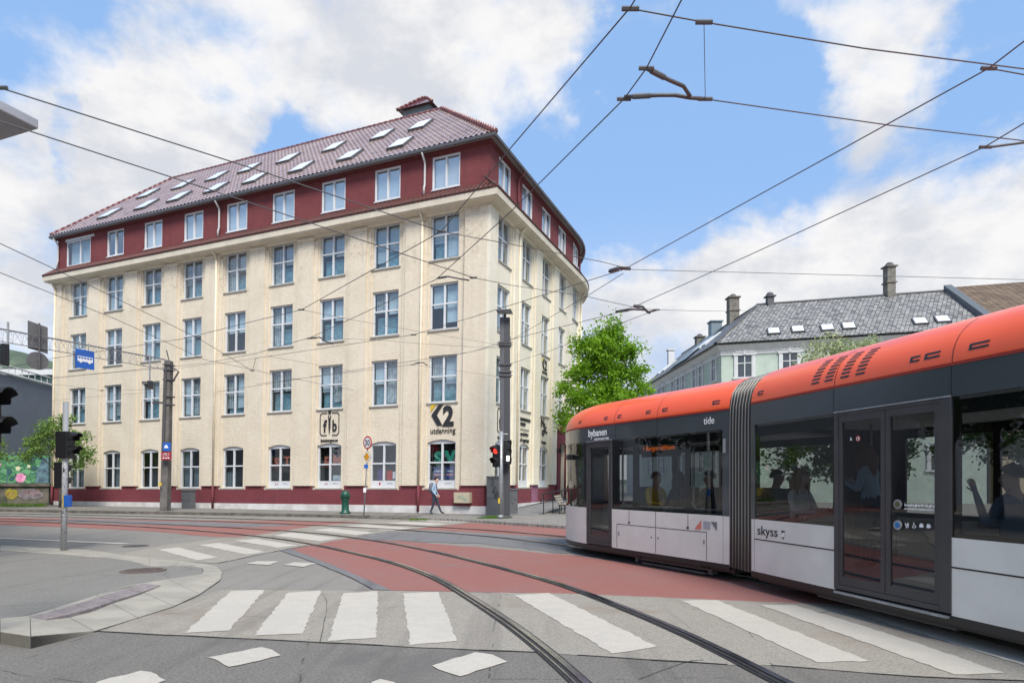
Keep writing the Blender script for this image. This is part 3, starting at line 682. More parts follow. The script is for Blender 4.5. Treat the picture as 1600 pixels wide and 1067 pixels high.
def window(side, s, z0, z1, w, kind, off=0.0):
    fn = WFn(side, s, off); t_ = .065; hw = w/2-.005; yb, yf = -.17, -.09
    if kind == 'attic': yb, yf = -.12, -.03
    if kind == 'attic' : t_ = .075
    z0 += .005; z1 -= .005; rise = 0
    mb = MB(); mb.box(-hw, -hw+t_, yb, yf, z0, z1).box(hw-t_, hw, yb, yf, z0, z1).box(-hw+t_, hw-t_, yb, yf, z0, z0+t_)
    if kind.startswith('ground'): mb.box(-hw+t_, hw-t_, yb, yf, z1-.19, z1)
    else: mb.box(-hw+t_, hw-t_, yb, yf, z1-t_, z1)
    zt = z1-(.19 if kind.startswith('ground') else t_); zb = z0+t_
    if kind == 'groundp': mb.box(-hw+t_, hw-t_, yb, yf-.01, z0+t_, z0+.36); zb = z0+.36
    mb.box(-.045, .045, yb+.01, yf+.005, zb, zt)
    if kind != 'attic':
        zm = z0+(z1-z0)*(.56 if kind == 'row' else .53); mb.box(-hw+t_, -.045, yb+.01, yf, zm-.035, zm+.035).box(.045, hw-t_, yb+.01, yf, zm-.035, zm+.035)
    wn = mb.build('window', M_WFRAME, bld, fn=fn)
    mb = MB(); mb.box(-hw+t_*.5, hw-t_*.5, yb+.02, yb+.03, z0+t_*.5, zt+t_*.3); mb.build('pane', G_ATTIC if kind == 'attic' else G_WIN, wn, fn=fn)
    if kind != 'attic' or side == 0:
        sb = MB(); sb.box(-hw-.10, hw+.10, -.06, .06, z0-.07, z0-.008) if kind != 'attic' else sb.box(-hw-.03, hw+.03, -.06, .04, z0-.05, z0-.008)
        sb.build('sill', M_SILL if kind != 'attic' else M_WFRAME, wn, fn=fn)
    r_ = rw.random(); H = zt-zb
    if kind == 'attic' and (side == 1 or s < 22): MB().box(-hw+t_, hw-t_, -.2, -.19, zb, zt).build('blind_or_reflection', M_ASKY, wn, fn=fn)  # added white sheet behind attic panes, painting the cloud they reflect
    if kind == 'row':
        for sg in (-1, 1):
            x0, x1 = (-hw+t_, -.04) if sg < 0 else (.04, hw-t_)
            f_ = rw.choice([.45, .5, .5, .85, .6, 1.0, .95])
            if f_:
                mb = MB(); n = 9; pl_ = rw.random() < .4; m_ = M_CURT if pl_ else M_BLIND
                for i in range(n): a, b = x0+(x1-x0)*i/n, x0+(x1-x0)*(i+(.97 if pl_ else 1))/n; mb.box(a, b, -.30-.03*(i % 2 if pl_ else 0), -.29-.03*(i % 2 if pl_ else 0), zt-H*f_, zt)
                mb.build('blind_or_reflection', m_, wn, fn=fn)
        if rw.random() < .7:
            MB().box(-hw+t_, hw-t_, -.42, -.40, zb, zb+H*.45).build('curtain', M_TEAL, wn, fn=fn)
    elif kind == 'ground':
        mb = MB(); n = 8
        for sg in (-1, 1):
            f_ = rw.choice([.0, .4, .55, 1])
            if f_:
                for i in range(4): a = sg*(.06+.16*i); mb.box(min(a, a+sg*.12), max(a, a+sg*.12), -.30, -.29, zb, zb+H*f_)
        if mb.f: mb.build('curtain', M_BLINDD, wn, fn=fn)
    return wn, fn
for k, s in enumerate(SC0):
    for a, b in ROWS: window(0, s, a, b, WW, 'row')
    if k < 8: window(0, s, *AZ, 1.48, 'attic', -.02)
gw = [window(0, s, *GZ, WW, 'groundp' if k < 4 else 'ground') for k, s in enumerate(SC0)]
for s in SC1:
    for a, b in ROWS: window(1, s, a, b, WW, 'row')
    window(1, s, AZ[0]-.1, AZ[1], 1.48, 'attic', -.02)
    if abs(s-10.56) > .1: window(1, s, *GZ, WW, 'groundp')
# wide terrace window of the attic at the far end
fn = WFn(0, SC0[8], -.02); mb = MB(); zA, zB = AZ[0]-.1, AZ[1]-.1
for x in (-1.25, .02-.04, .93): mb.box(x, x+.07, -.1, -.02, zA, zB)
mb.box(-1.25, 1.0, -.1, -.021, zA, zA+.07).box(-1.25, 1.0, -.1, -.022, zB-.07, zB).box(-1.3, 1.35, -.02, .05, zB, zB+.14)
wn = mb.build('window', M_WFRAME, bld, fn=fn); MB().box(-1.2, .95, -.07, -.06, zA+.04, zB-.04).build('pane', G_WIN, wn, fn=fn)
MB().box(-1.2, .95, -.3, -.28, zA, zB).build('blind_or_reflection', M_BLIND, wn, fn=fn)

# things in the ground floor windows
M_CORAL = mat('coral_card', (.42,.12,.075), .7); M_TEALC = mat('green_card', (.02,.26,.17), .7); M_NAVY = mat('navy_poster', (.03,.06,.2), .6); M_PINK = mat('pink_print', (.5,.25,.27), .6)
M_INK = mat('black_letters', (.022,.022,.024), .5); M_RINK = mat('red_print', (.5,.03,.05), .6); M_GINK = mat('grey_print', (.3,.3,.34), .6); M_YEL = mat('yellow_sign', (.62,.42,.02), .5); M_WPRINT = mat('white_print', (.78,.78,.78), .5)
M_REDP = mat('red_poster', (.5,.04,.03), .6)
def tin(wf, s_, x, z, size, m, y=-.20, name='window_letter', bold=.03, th=.02):
    wn, fn = wf; return text(s_, size, m, wn, lambda v: fn(Vector((x+v.x, y+v.z, z+v.y))), name, th=th, bold=bold)
tin(gw[3],'S',-.33,2.38,.74,M_CORAL); tin(gw[3],'T',.36,2.48,.68,M_CORAL); tin(gw[2],'E',-.27,2.38,.74,M_CORAL); tin(gw[2],'M',.36,2.45,.72,M_CORAL)
tin(gw[0],'S',-.28,2.42,.82,M_TEALC,bold=.05); tin(gw[0],'V',.36,2.46,.80,M_TEALC,bold=.05)
for wf, lst in ((gw[0], ((-.52,-.08,1.72,2.3,M_NAVY),(.14,.56,1.72,2.3,M_NAVY))), (gw[1], ((-.42,-.12,1.72,2.2,mat('violet_poster',(.1,.05,.2),.6)),(.1,.42,1.7,2.15,M_REDP),(.44,.6,1.75,2.1,M_WPRINT),(-.1,-.05,1.8,2.1,M_WPRINT))), (gw[2], ((.1,.58,1.7,1.95,M_CURT),))):
    for a, b, c, d, m_ in lst: MB().box(a, b, -.22, -.21, c, d).build('poster', m_, wf[0], fn=wf[1])
for a in (-.30, .35):
    MB().box(a-.19, a+.19, -.208, -.205, 1.88, 1.98).build('poster', M_PINK, gw[0][0], fn=gw[0][1])
    tin(gw[0], 'I VALG', a, 2.06, .11, M_WPRINT, y=-.205, name='poster_print', bold=.004, th=.004)
for i, g_ in enumerate(gw[:4]):
    if i in (2, 3): tin(g_,'S',-.30,1.46,.13,M_GINK,y=-.095,name='panel_print',bold=.006,th=.006); tin(g_,'V',-.19,1.46,.13,M_RINK,y=-.095,name='panel_print',bold=.006,th=.006)
    if i == 1: tin(g_,'P',-.22,1.44,.18,M_RINK,y=-.095,name='panel_print',bold=.012,th=.006)
    mb = MB(); mb.box(.15,.5,-.1,-.097,1.535,1.555).box(.18,.52,-.1,-.097,1.49,1.505); mb.build('panel_print', M_GINK, g_[0], fn=g_[1])

# signs painted on the walls
def tw(side, s_, sc, z, size, m=M_INK, bold=0.0, sx=1.0, name='wall_lettering', off=.03, align='CENTER'):
    fn = WFn(side, sc, 0); return text(s_, size, m, bld, lambda v: fn(Vector((v.x, off+v.z, z+v.y))), name, th=.02, bold=bold, sx=sx, align=align)
def flat_sign(side, sc, polys, m, name='wall_lettering', off=.02, th=.02):
    fn = WFn(side, sc, 0); mb = MB()
    for p in polys: mb.prism([(x, off, z) for x, z in p], (0, th, 0))
    return mb.build(name, m, bld, fn=fn)
def logo_k2(side, sc, zb, k=1.0):
    X = lambda x, z: (x*k, zb+z*k)
    flat_sign(side, sc, [[X(-.62,.5),X(-.22,.98),X(.0,.98),X(-.33,.5)], [X(-.62,.5),X(-.33,.5),X(-.02,.0),X(-.30,.0)]], M_INK)
    flat_sign(side, sc, [[X(-.66,.97),X(-.38,.97),X(-.66,.64)]], M_YEL)
    fn = WFn(side, sc, 0)
    text('2', 1.25*k, M_INK, bld, lambda v: fn(Vector((v.x*.88+.28*k, .03+v.z, zb+v.y*1.0))), 'wall_lettering', th=.02, bold=.055*k)
    tw(side, 'utdanning', sc, zb-.36*k, .38*k, bold=0, sx=.9)
logo_k2(0, 2.2, 4.22)
def logo_fib(side, sc, zb):
    r = .6
    def arcbox():
        P_ = []; t2 = .035; z0, z1 = zb, zb+1.12; x0, x1 = -.58, .58
        segs = [((-.18, z0), (x0+.1, z0)), ((x0+.1, z0), (x0, z0+.1)), ((x0, z0+.1), (x0, z1-.1)), ((x0, z1-.1), (x0+.1, z1)), ((x0+.1, z1), (-.16, z1)),
                ((.18, z0), (x1-.1, z0)), ((x1-.1, z0), (x1, z0+.1)), ((x1, z0+.1), (x1, z1-.1)), ((x1, z1-.1), (x1-.1, z1)), ((x1-.1, z1), (.16, z1))]
        for a, b in segs:
            a, b = Vector(a), Vector(b); d = (b-a).normalized(); n = Vector((-d.y, d.x))*t2/2; a2, b2 = a-d*.01, b+d*.01
            P_.append([tuple(a2-n), tuple(b2-n), tuple(b2+n), tuple(a2+n)])
        return P_
    flat_sign(side, sc, arcbox(), M_INK)
    flat_sign(side, sc, [[(.095*math.cos(i*.5236), zb+1.15+.1*math.sin(i*.5236)) for i in range(12)], [(0,zb+.02),(-.05,zb+.35),(-.055,zb+.72),(-.10,zb+.98),(-.06,zb+.98),(0,zb+.8),(.06,zb+.98),(.10,zb+.98),(.055,zb+.72),(.05,zb+.35)]], M_INK, off=.022)
    tw(side, 'f', sc+(.29 if side == 0 else -.29), zb+.17, .84, bold=.022, sx=.8); tw(side, 'b', sc-(.31 if side == 0 else -.31), zb+.19, .80, bold=.022, sx=.72)
    tw(side, 'fysiobergen.no', sc, zb-.33, .195, bold=.005, sx=.93)
logo_fib(0, SC0[2]-.02, 3.98); logo_fib(1, SC1[0]+.05, 3.95)
logo_k2(1, SC1[2]-.05, 7.88, .62)
tw(1, 'MANUELLTERAPI', SC1[1]+.05, 4.75, .19, bold=.012); tw(1, 'BERGEN', SC1[1]-.62, 4.5, .19, bold=.012, align='LEFT'); flat_sign(1, SC1[1], [[(-.62,4.28),(.62,4.28),(.62,4.31),(-.62,4.31)]], M_INK)
tw(1, 'spesialister', SC1[1]-.62, 3.98, .26, bold=.004, align='LEFT'); tw(1, 'på ryggplager', SC1[1]-.62, 3.68, .24, bold=.004, align='LEFT')
tw(1, 'N', SC1[2]-.25, 4.65, .75, bold=.02); tw(1, 'o', SC1[2]-.15, 4.18, .7, bold=.02); tw(1, 'k.', SC1[2]+.3, 4.35, .75, bold=.02); tw(1, 'bergen', SC1[2], 3.72, .27, bold=.004)

# entrance portal
mb = MB(); mb.box(0,.2,9.72,10.05,.4,4.6).box(0,.2,11.55,11.9,.4,4.6).box(0,.2,10.05,11.55,3.9,4.6).box(0,.28,9.65,11.97,4.6,4.75).box(0,.16,10.6,11.0,4.75,4.95)
mb.build('entrance_surround', M_PLINTH, bld, fn=BF)
dr = MB().box(-.28,-.22,10.05,11.55,.5,3.9).build('door', mat('wine_door', (.11,.018,.03), .5, var=.2), bld, fn=BF)
MB().box(-.22,-.17,10.15,10.19,1.3,1.8).build('handle', M_GALV, dr, fn=BF)
for y in (9.6, 12.05): MB().box(.12,.42,y-.05,y+.05,3.45,3.5).lathe([(.04,3.3),(.10,3.3),(.10,3.5),(.03,3.55)],(.36,y,0),10).build('wall_lamp', M_BLACK, bld, fn=BF)
MB().box(.2,.215,11.62,11.82,1.9,2.1).build('door_plate', M_GALV, bld, fn=BF)

# downpipes
M_PIPEC = mat('cream_pipe', (.76,.67,.50), .6, var=.15); M_PIPEG = mat('pale_pipe', (.50,.48,.47), .5, var=.1)
def pipe(side, s):
    p = lambda o_, z, ds=0: F(side, s+ds, o_, z)
    MB().tube([p(.38,17.0), p(.12,16.7), p(.08,16.6), p(.08,15.6), p(.14,15.45), p(.14,15.1)], .055, 8).build('downpipe', M_PIPEG if side == 0 else M_ATTIC, bld, fn=BF, smooth=True)
    b_ = MB().tube([p(.5,14.2), p(.3,13.95), p(.225,13.8)], .055, 8).lathe([(.055,1.42),(.055,13.82)], p(.225,0), 8)
    o = b_.build('downpipe', M_PIPEC, bld, fn=BF, smooth=True); MB().lathe([(.062,.2),(.062,1.42)], p(.225,0), 8).build('pipe_shoe', M_PLINTH, o, fn=BF, smooth=True)
for s in (3.35, 16.35, 30.0): pipe(0, s)
pipe(1, 3.25); pipe(1, 14.9)
# wire anchors, meter box on the wall
mb = MB(); mb.box(-7.45,-7.3,-.12,0,5.95,6.2).box(-7.45,-7.3,-.12,0,7.0,7.25); mb.build('anchor_plate', M_GREY, bld, fn=BF)

# ---------- roof ----------
EZ, RZ = 17.14, 22.9; RX0, RX1, RY = -BL+3.06, -5.85, 5.85
M_RTILE = mat('glazed_roof_tile', (.37,.25,.20), .30, col2=(.28,.175,.145), vscale=1.2, detail=8, coat=1.0, spec=1.0); M_RTILE.node_tree.nodes['Principled BSDF'].inputs['Coat IOR'].default_value = 2.3
def slope_pt(x, v):   # v 0..1 up the street slope
    return Vector((x, -.38+v*(RY+.38), EZ+v*(RZ-EZ)))
nrmS = Vector((0, -(RZ-EZ), RY+.38)).normalized()
per = .27; sub = 6; rows = 22; mb = MB()
xs = [-BL-.45+i*per/sub for i in range(int((BL+.9)/per*sub)+2)]
prof = [0, .6, .95, 1.0, .75, .2]
grid = []
for r_ in range(rows):
    for (v, lift) in ((r_/rows, .03), ((r_+1)/rows, .0)):
        xl, xr = -BL-.12+v*(RX0+BL+.12), .38+v*(RX1-.38); row = []
        for i, x in enumerate(xs):
            xc = min(max(x, xl), xr); row.append(len(mb.v)); mb.v.append(tuple(slope_pt(xc, v)+nrmS*(lift+.055*prof[i % sub])))
        grid.append((row, xl, xr))
for r_ in range(len(grid)-1):
    (a, l1, r1), (b, l2, r2) = grid[r_], grid[r_+1]
    for i in range(len(xs)-1):
        if xs[i+1] <= min(l1, l2) or xs[i] >= max(r1, r2): continue
        mb.f.append([a[i], a[i+1], b[i+1], b[i]]); mb.mi.append(0)
mb.build('roof', M_RTILE, bld, fn=BF, norm=False, smooth=False)
mb = MB(); e_ = .38
mb.poly([(e_,-e_,EZ),(e_,SA,EZ),(RX1,SA,RZ),(RX1,RY,RZ)])
for i in range(14):
    a, b = R(80)*i/14, R(80)*(i+1)/14; q = lambda a_, o_, z: (-R0+(R0+o_)*math.cos(a_), SA+(R0+o_)*math.sin(a_), z)
    mb.poly([q(a,e_,EZ), q(b,e_,EZ), q(b,RX1,RZ), q(a,RX1,RZ)])
mb.poly([(-BL-.12,-e_,EZ),(-BL-.12,12.1,EZ),(RX0,RY,RZ)]).poly([(-BL-.12,12.1,EZ),(RX0,RY,RZ),(RX1-.3,RY,RZ),(RX1-6,12.1,EZ)]).poly([(RX1,RY,RZ),(RX1,SA,RZ),(RX1-6,SA,EZ),(RX1-6,12.1,EZ)])
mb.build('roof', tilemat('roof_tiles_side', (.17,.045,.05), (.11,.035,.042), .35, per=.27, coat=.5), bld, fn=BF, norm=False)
# hip and ridge tiles
M_HIP = mat('hip_tile', (.20,.06,.05), .4, col2=(.12,.04,.04), vscale=3, coat=.3)
mb = MB()
def caps(a, b, r, step=.38):
    a, b = Vector(a), Vector(b); n = max(2, int((b-a).length/step))
    for i in range(n): mb.tube([a.lerp(b, i/n), a.lerp(b, (i+1.12)/n)], [r*1.15, r*.85], 8)
caps((e_,-e_,EZ+.05),(RX1,RY,RZ+.06),.14); caps((RX0,RY,RZ+.05),(RX1,RY,RZ+.05),.10); caps((-BL-.12,-e_,EZ+.05),(RX0,RY,RZ+.05),.12); caps((RX1,RY,RZ+.05),(RX1,SA,RZ+.05),.12)
mb.build('ridge_tiles', M_HIP, bld, fn=BF, smooth=True)
# little wire snow hooks near the eave
rr = random.Random(4); hk = None
for i in range(46):
    x = -BL+.6+i*.64; p = slope_pt(x, .07 if i % 2 else .12); q = Vector((p.x+.016*p.z*.923, p.y+.016*p.z*.385, p.z+.004*min(0,p.x)))
    if hk is None: hk = MB().tube([(0,0,0), nrmS*.13, nrmS*.13+Vector((.0,.08,.1))], .012, 4).build('snow_hook', M_GREY, bld); o = hk
    else: o = hk.copy(); COL.objects.link(o); o.parent = bld
    o.location = q
# roof windows on the street slope, found where the sight lines meet the slope
inv = Matrix.Rotation(-ROT, 4, 'Z')
def on_slope(px, py):
    o_ = inv @ (Vector((0,0,HC))-Vector((CX,CY,0))); d = inv @ Vector(((px-800)/1000, 1, (HZ-py)/1000))
    n_ = nrmS; p0 = slope_pt(0, 0); tt = (p0-o_).dot(n_)/d.dot(n_); q = o_+d*tt
    return q.x-.016*q.z*.923, (q.y+.38-.016*q.z*.385)/(RY+.38)
UP = [(662.5,192),(597,211),(525.6,227),(456,243.6),(395,259),(337.5,275.5),(281,290.5),(229,302.5)]
LO = [(629,222),(550,241),(475,258.6),(404,275),(341,291),(281,306),(225,321),(165,336)]
upd = slope_pt(0, 1)-slope_pt(0, 0); SL = upd.length; upd.normalize()
for lst, in ((UP,), (LO,)):
    vv = sum(on_slope(*p)[1] for p in lst)/len(lst)
    for px, py in lst:
        x, v = on_slope(px, py); c = slope_pt(x, vv); M_ = Matrix((( 1,0,0,c.x),(0,upd.y,nrmS.y,c.y),(0,upd.z,nrmS.z,c.z),(0,0,0,1)))
        fr = MB(); hw, hh = .42, .62
        fr.box(-hw-.07,-hw,-hh-.07,hh+.07,-.02,.16,M_).box(hw,hw+.07,-hh-.07,hh+.07,-.02,.16,M_).box(-hw,hw,-hh-.07,-hh,-.02,.16,M_).box(-hw,hw,hh,hh+.07,-.02,.16,M_)
        sk = fr.build('skylight', M_GREY, bld, fn=BF); MB().box(-hw,hw,-hh,hh,.165,.175,M_).build('pane', G_SKY, sk, fn=BF)
# roof turret
tx, ty = -8.0, 7.4
o = MB().box(tx-.95,tx+.95,ty-.8,ty+.9,21,23.95).build('roof_turret', mat('slate_clad', (.20,.22,.22), .7, var=.2, vscale=3), bld, fn=BF)
mb = MB(); b_ = [(tx-1.2,ty-1.05,23.9),(tx+1.2,ty-1.05,23.9),(tx+1.2,ty+1.15,23.9),(tx-1.2,ty+1.15,23.9)]; pk0, pk1 = (tx-.1,ty,24.95), (tx+.2,ty+.1,24.95)
mb.poly([b_[0],b_[1],pk1,pk0]).poly([b_[1],b_[2],pk1]).poly([b_[2],b_[3],pk0,pk1]).poly([b_[3],b_[0],pk0]).poly(b_[::-1])
mb.build('turret_roof', bpy.data.materials['roof_tiles_side'], o, fn=BF, norm=False)
_mb = mb; mb = MB(); caps(b_[0],pk0,.09,.3); caps(b_[1],pk1,.09,.3); caps(pk0,pk1,.09,.3); mb.build('turret_ridge', M_HIP, o, fn=BF, smooth=True)
# vent cowl at the far end wing, lower cornice block
MB().prism([F(1,SA+2.6,.1,.0),F(1,SA+5.5,.1,0),F(1,SA+5.5,-3,0),F(1,SA+2.6,-3,0)],(0,0,11.2)).build('rear_wing', M_PLASTER2, bld, fn=BF)
# ================= light rail vehicle =================
FR = {1: (Vector((1.34,14.02,0)), Vector((.473,-.881,0)), Vector((.881,.473,0))), 2: (Vector((3.53,9.49,0)), Vector((.2371,-.9715,0)), Vector((.9715,.2371,0)))}
TO = FR[2][0].copy()
tram = empty('light_rail_tram', TO, 'articulated light rail tram, silver below, dark window band, orange curved roof, turning through the junction', 'tram')
WD = 2.65
def nose(mod, u):
    if mod == 2 or u > .62: return 0, 1
    t_ = min(1, (.62-u)/1.95); return 1.05*(1-(1-t_**2.0)**(1/2.0)), (1-t_**2.6)**.5*.9+.1
def T(mod, u, w, z):
    o_, eu, ew = FR[mod]; off, k = nose(mod, u)
    w2 = off+w*(1-2*off/WD)
    if z > 2.76: z = 2.76+(z-2.76)*k
    p = o_+eu*u+ew*w2; return Vector((p.x, p.y, z))-Vector((TO.x, TO.y, 0))
def U(mod, px):
    o_, e, _ = FR[mod]; q = (px-800)/1000; return (q*o_.y-o_.x)/(e.x-q*e.y)
def Uw(mod, px, w):
    o_, e, n_ = FR[mod]; o_ = o_+n_*w; q = (px-800)/1000; return (q*o_.y-o_.x)/(e.x-q*e.y)
def Zp(mod, px, py):
    o_, e, _ = FR[mod]; return HC+(HZ-py)/1000*(o_.y+U(mod, px)*e.y)
U1a, U1b, U2a, U2b = -1.3, U(1, 1140), 0.0, 9.6
def tf(mod): return lambda v: T(mod, v.x, v.y, v.z)
def tb(mod, boxes, name, m, parent=None, bevel=0, smooth=False):
    mb = MB()
    for (u0, u1, w0, w1, z0, z1) in boxes:
        k = max(1, int((u1-u0)/.12)) if mod == 1 and u0 < .6 else 1
        for i in range(k): mb.box(u0+(u1-u0)*i/k, u0+(u1-u0)*(i+1)/k, w0, w1, z0, z1)
    return mb.build(name, m, parent or tram, fn=tf(mod), bevel=bevel, smooth=smooth)
RP = [(0,2.75),(0,2.80),(.015,2.88),(.045,2.96),(.10,3.05),(.19,3.14),(.32,3.22),(.5,3.285),(.8,3.335),(1.325,3.36)]
RP = RP+[(WD-w, z) for w, z in RP[-2::-1]]
def sweepu(mod, us, ring, name, m, closed=False, smooth=True, th=0, cap=False):
    mb = MB(); n = len(ring)
    for u in us:
        for w, z in ring: mb.v.append((u, w, z))
    for i in range(len(us)-1):
        for j in range(n if closed else n-1): mb.f.append([i*n+j, i*n+(j+1) % n, (i+1)*n+(j+1) % n, (i+1)*n+j]); mb.mi.append(0)
    if cap: mb.f.append(list(range(n))); mb.f.append(list(range((len(us)-1)*n, len(us)*n))); mb.mi += [0, 0]
    o = mb.build(name, m, tram, fn=tf(mod), smooth=smooth)
    return o
us1 = [U1a+i*.07 for i in range(25)]; us1 = [u for u in us1 if u < .45]+[.45, .62, 1.2, 2.2, 3.2, U1b]
us2 = [U2a+.03, 2, 4, 6, 8, U2b]
for mod, us in ((1, us1), (2, us2)):
    sweepu(mod, us, RP, 'roof', M_ORANGE)
    sweepu(mod, us, [(-.004,2.43),(-.004,2.745),(.03,2.745),(.03,2.43)], 'upper_band', M_DGREY, closed=True, smooth=False)
    sweepu(mod, us, [(WD,2.43),(WD,2.76),(WD-.03,2.76),(WD-.03,2.43)], 'upper_band', M_DGREY, closed=True, smooth=False)
    sweepu(mod, us, [(-.012,2.735),(-.012,2.765),(.03,2.765),(.03,2.735)], 'roof_edge', mat('roof_edge_red', (.30,.02,.008), .5), closed=True, smooth=False)
    sweepu(mod, us, [(.0,.20),(.0,.285),(.05,.285),(.05,.20)], 'lower_trim', M_TBLACK, closed=True, smooth=False)
    sweepu(mod, us, [(.12,.14),(.12,.42),(WD-.12,.42),(WD-.12,.14)], 'underframe', M_TBLACK, closed=True, smooth=False, cap=True)
    sweepu(mod, us, [(.03,2.40),(.03,2.44),(WD-.03,2.44),(WD-.03,2.40)], 'ceiling', mat('interior_ceiling', (.6,.6,.6), .7), closed=True, smooth=False, cap=True)
    sweepu(mod, us, [(.03,.40),(.03,.43),(WD-.03,.43),(WD-.03,.40)], 'interior_floor', mat('interior_floor_m', (.16,.16,.17), .6), closed=True, smooth=False)
d1a, d1b = U(1, 917), U(1, 956); d2a, d2b = U(2, 1304), U(2, 1487)
def solid(mod, a, b, far=False):
    w0, w1 = (.0, .05) if not far else (WD-.05, WD)
    tb(mod, [(a, b, w0, w1, .285, 1.05)], 'side_panel', M_SILVER)
    if far: tb(mod, [(a, b, w0, w1-.01, 1.05, 1.12), (a, b, w0, w1-.01, 2.3, 2.43)], 'window_surround', M_TBLACK)
for a, b in ((U1a, d1a), (d1b, U(1,1129)), (U(1,1130), U1b)): solid(1, a, b)
for a, b in ((.03, U(2,1178)), (U(2,1179), d2a), (d2b, U2b)): solid(2, a, b)
solid(1, U1a, U1b, True); solid(2, .03, U2b, True)
# glazing
def glaze(mod, a, b, far=False, frames=()):
    w = .012 if not far else WD-.02
    g_ = tb(mod, [(a, b, w, w+.006, 1.05, 2.43)], 'window', G_TFAR if far else G_TRAM)
    bx = []
    wi = .03 if not far else WD-.06
    for (c, d) in frames: bx += [(c, d, wi, wi+.03, 1.05, 2.43)]
    bx += [(a, b, wi+.001, wi+.029, 1.05, 1.10), (a, b, wi+.001, wi+.029, 2.26, 2.43)]
    tb(mod, bx, 'window_surround', M_TBLACK, g_)
    return g_
glaze(1, U1a, d1a, frames=((U1a, -.3), (d1a-.16, d1a)))
g1 = glaze(1, d1b, U(1,1129), frames=((d1b, d1b+.18), (d1b+.62, d1b+.78), (U(1,1068), U(1,1076)), (U(1,1121), U(1,1129))))
tb(1, [(U(1,1129), U1b, -.004, .05, 1.05, 2.43)], 'body_end', M_DGREY)
tb(2, [(.03, U(2,1179), -.004, .05, 1.05, 2.43)], 'body_end', M_DGREY)
glaze(2, U(2,1179), d2a, frames=((U(2,1179), U(2,1182)), (d2a-.06, d2a)))
glaze(2, d2b, U2b, frames=((d2b, d2b+.06), (d2b+1.9, d2b+2.05), (d2b+3.9, d2b+4.0)))
glaze(1, U1a, U1b, True, frames=((.3, .5), (2.2, 2.35))); glaze(2, .03, U2b, True, frames=((.03, .2), (1.6, 1.7), (3.2, 3.3), (5.2, 5.4)))
# rounded inner light window rims
M_RIM = mat('window_rim_grey', (.30,.31,.31), .5)
def rim(mod, a, b, parent, z0=1.13, z1=2.22, r=.09, t_=.022):
    pts = []
    for cx, cz, a0_ in ((a+r, z0+r, 180), (b-r, z0+r, 270), (b-r, z1-r, 0), (a+r, z1-r, 90)):
        for i in range(5): an = R(a0_+22.5*i); pts.append(Vector((cx+r*math.cos(an), .085, cz+r*math.sin(an))))
    pts.append(pts[0]); MB().tube(pts, t_, 6, caps=False).build('window_rim', M_RIM, parent, fn=tf(mod), smooth=True)
rim(1, d1b+.24, d1b+.60, g1); rim(1, U(1,990), U(1,1066), g1); rim(1, U(1,1078), U(1,1120), g1)
# front face and windscreen
mb = MB(); fw = [T(1, U1a, w_, z_) for w_, z_ in ((0,.25),(WD,.25),(WD,2.76),(0,2.76))]; mb.poly(fw).build('windscreen', M_DGREY, tram)
# doors
M_DOOR = mat('door_frame_dark', (.05,.048,.05), .45, var=.15)
def leaf(mod, a, b, parent, ins=(.06,.06)):
    f_ = tb(mod, [(a, a+ins[0], .0, .04, .36, 2.39), (b-ins[1], b, .0, .04, .36, 2.39), (a+ins[0], b-ins[1], .0, .04, .36, .46), (a+ins[0], b-ins[1], .0, .04, 2.31, 2.39)], 'door_leaf', M_DOOR, parent)
    tb(mod, [(a+ins[0]-.01, b-ins[1]+.01, .016, .024, .44, 2.33)], 'door_glass', G_TRAM, parent); return f_
dd = tb(2, [(d2a, d2a+.06, -.012, .05, .30, 2.43), (d2b-.13, d2b, -.012, .05, .30, 2.43), (d2a+.06, d2b-.13, -.010, .05, 2.39, 2.425), (d2a+.06, d2b-.13, -.012, .05, .30, .355)], 'door', M_DOOR, bevel=.006)
dm = U(2, 1383); leaf(2, d2a+.062, dm-.004, dd); leaf(2, dm+.004, d2b-.132, dd)
tb(2, [(d2a, d2b, -.02, .0, 2.43, 2.445)], 'door_gutter', M_GALV); tb(2, [(d2a+.04, d2b-.02, -.05, .0, .255, .275)], 'door_step', M_GALV)
dc = tb(1, [(d1a, d1a+.03, -.012, .05, .30, 2.43), (d1b-.03, d1b, -.012, .05, .30, 2.43), (d1a+.03, d1b-.03, -.010, .05, 2.39, 2.425), (d1a+.03, d1b-.03, -.012, .05, .30, .355)], 'cab_door', M_DOOR)
leaf(1, d1a+.032, d1b-.032, dc, (.08,.08)); tb(1, [(d1a, d1b, -.02, .0, 2.43, 2.445)], 'door_gutter', M_GALV)
# buttons and notes on the door glass
M_TW = mat('white_vinyl', (.8,.8,.8), .5); M_BLUE = mat('blue_button', (.02,.16,.42), .4)
def tdisc(mod, px, py, r, m, w=-.01, name='door_button', parent=None, th=.012):
    return MB().prism([(U(mod,px)+r*math.cos(k*math.pi/10), w, Zp(mod,px,py)+r*math.sin(k*math.pi/10)) for k in range(20)], (0,th,0)).build(name, m, parent or tram, fn=tf(mod))
for py, m_ in ((787.5, mat('olive_button', (.10,.09,.04), .5)), (820, M_BLUE)):
    tdisc(2, 1403.5, py, .052, M_GALV, -.012, parent=dd); tdisc(2, 1403.5, py, .03, m_, -.018, parent=dd)
def tt(mod, s_, px, py, size, m, align='LEFT', sx=1.0, bold=0.0, w=-.008, parent=None, th=.003, name='lettering'):
    uc, zc = U(mod, px), Zp(mod, px, py)
    return text(s_, size, m, parent or tram, lambda v: T(mod, uc+v.x, w-v.z, zc+v.y), name, th=th, bold=bold, sx=sx, align=align)
tt(2, 'La andre gå av før du går på', 1412, 790, .034, M_TW, bold=.0012, w=.01, parent=dd); tt(2, 'LET OTHERS EXIT BEFORE BOARDING', 1412, 795.5, .022, M_TW, bold=.0005, w=.01, parent=dd)
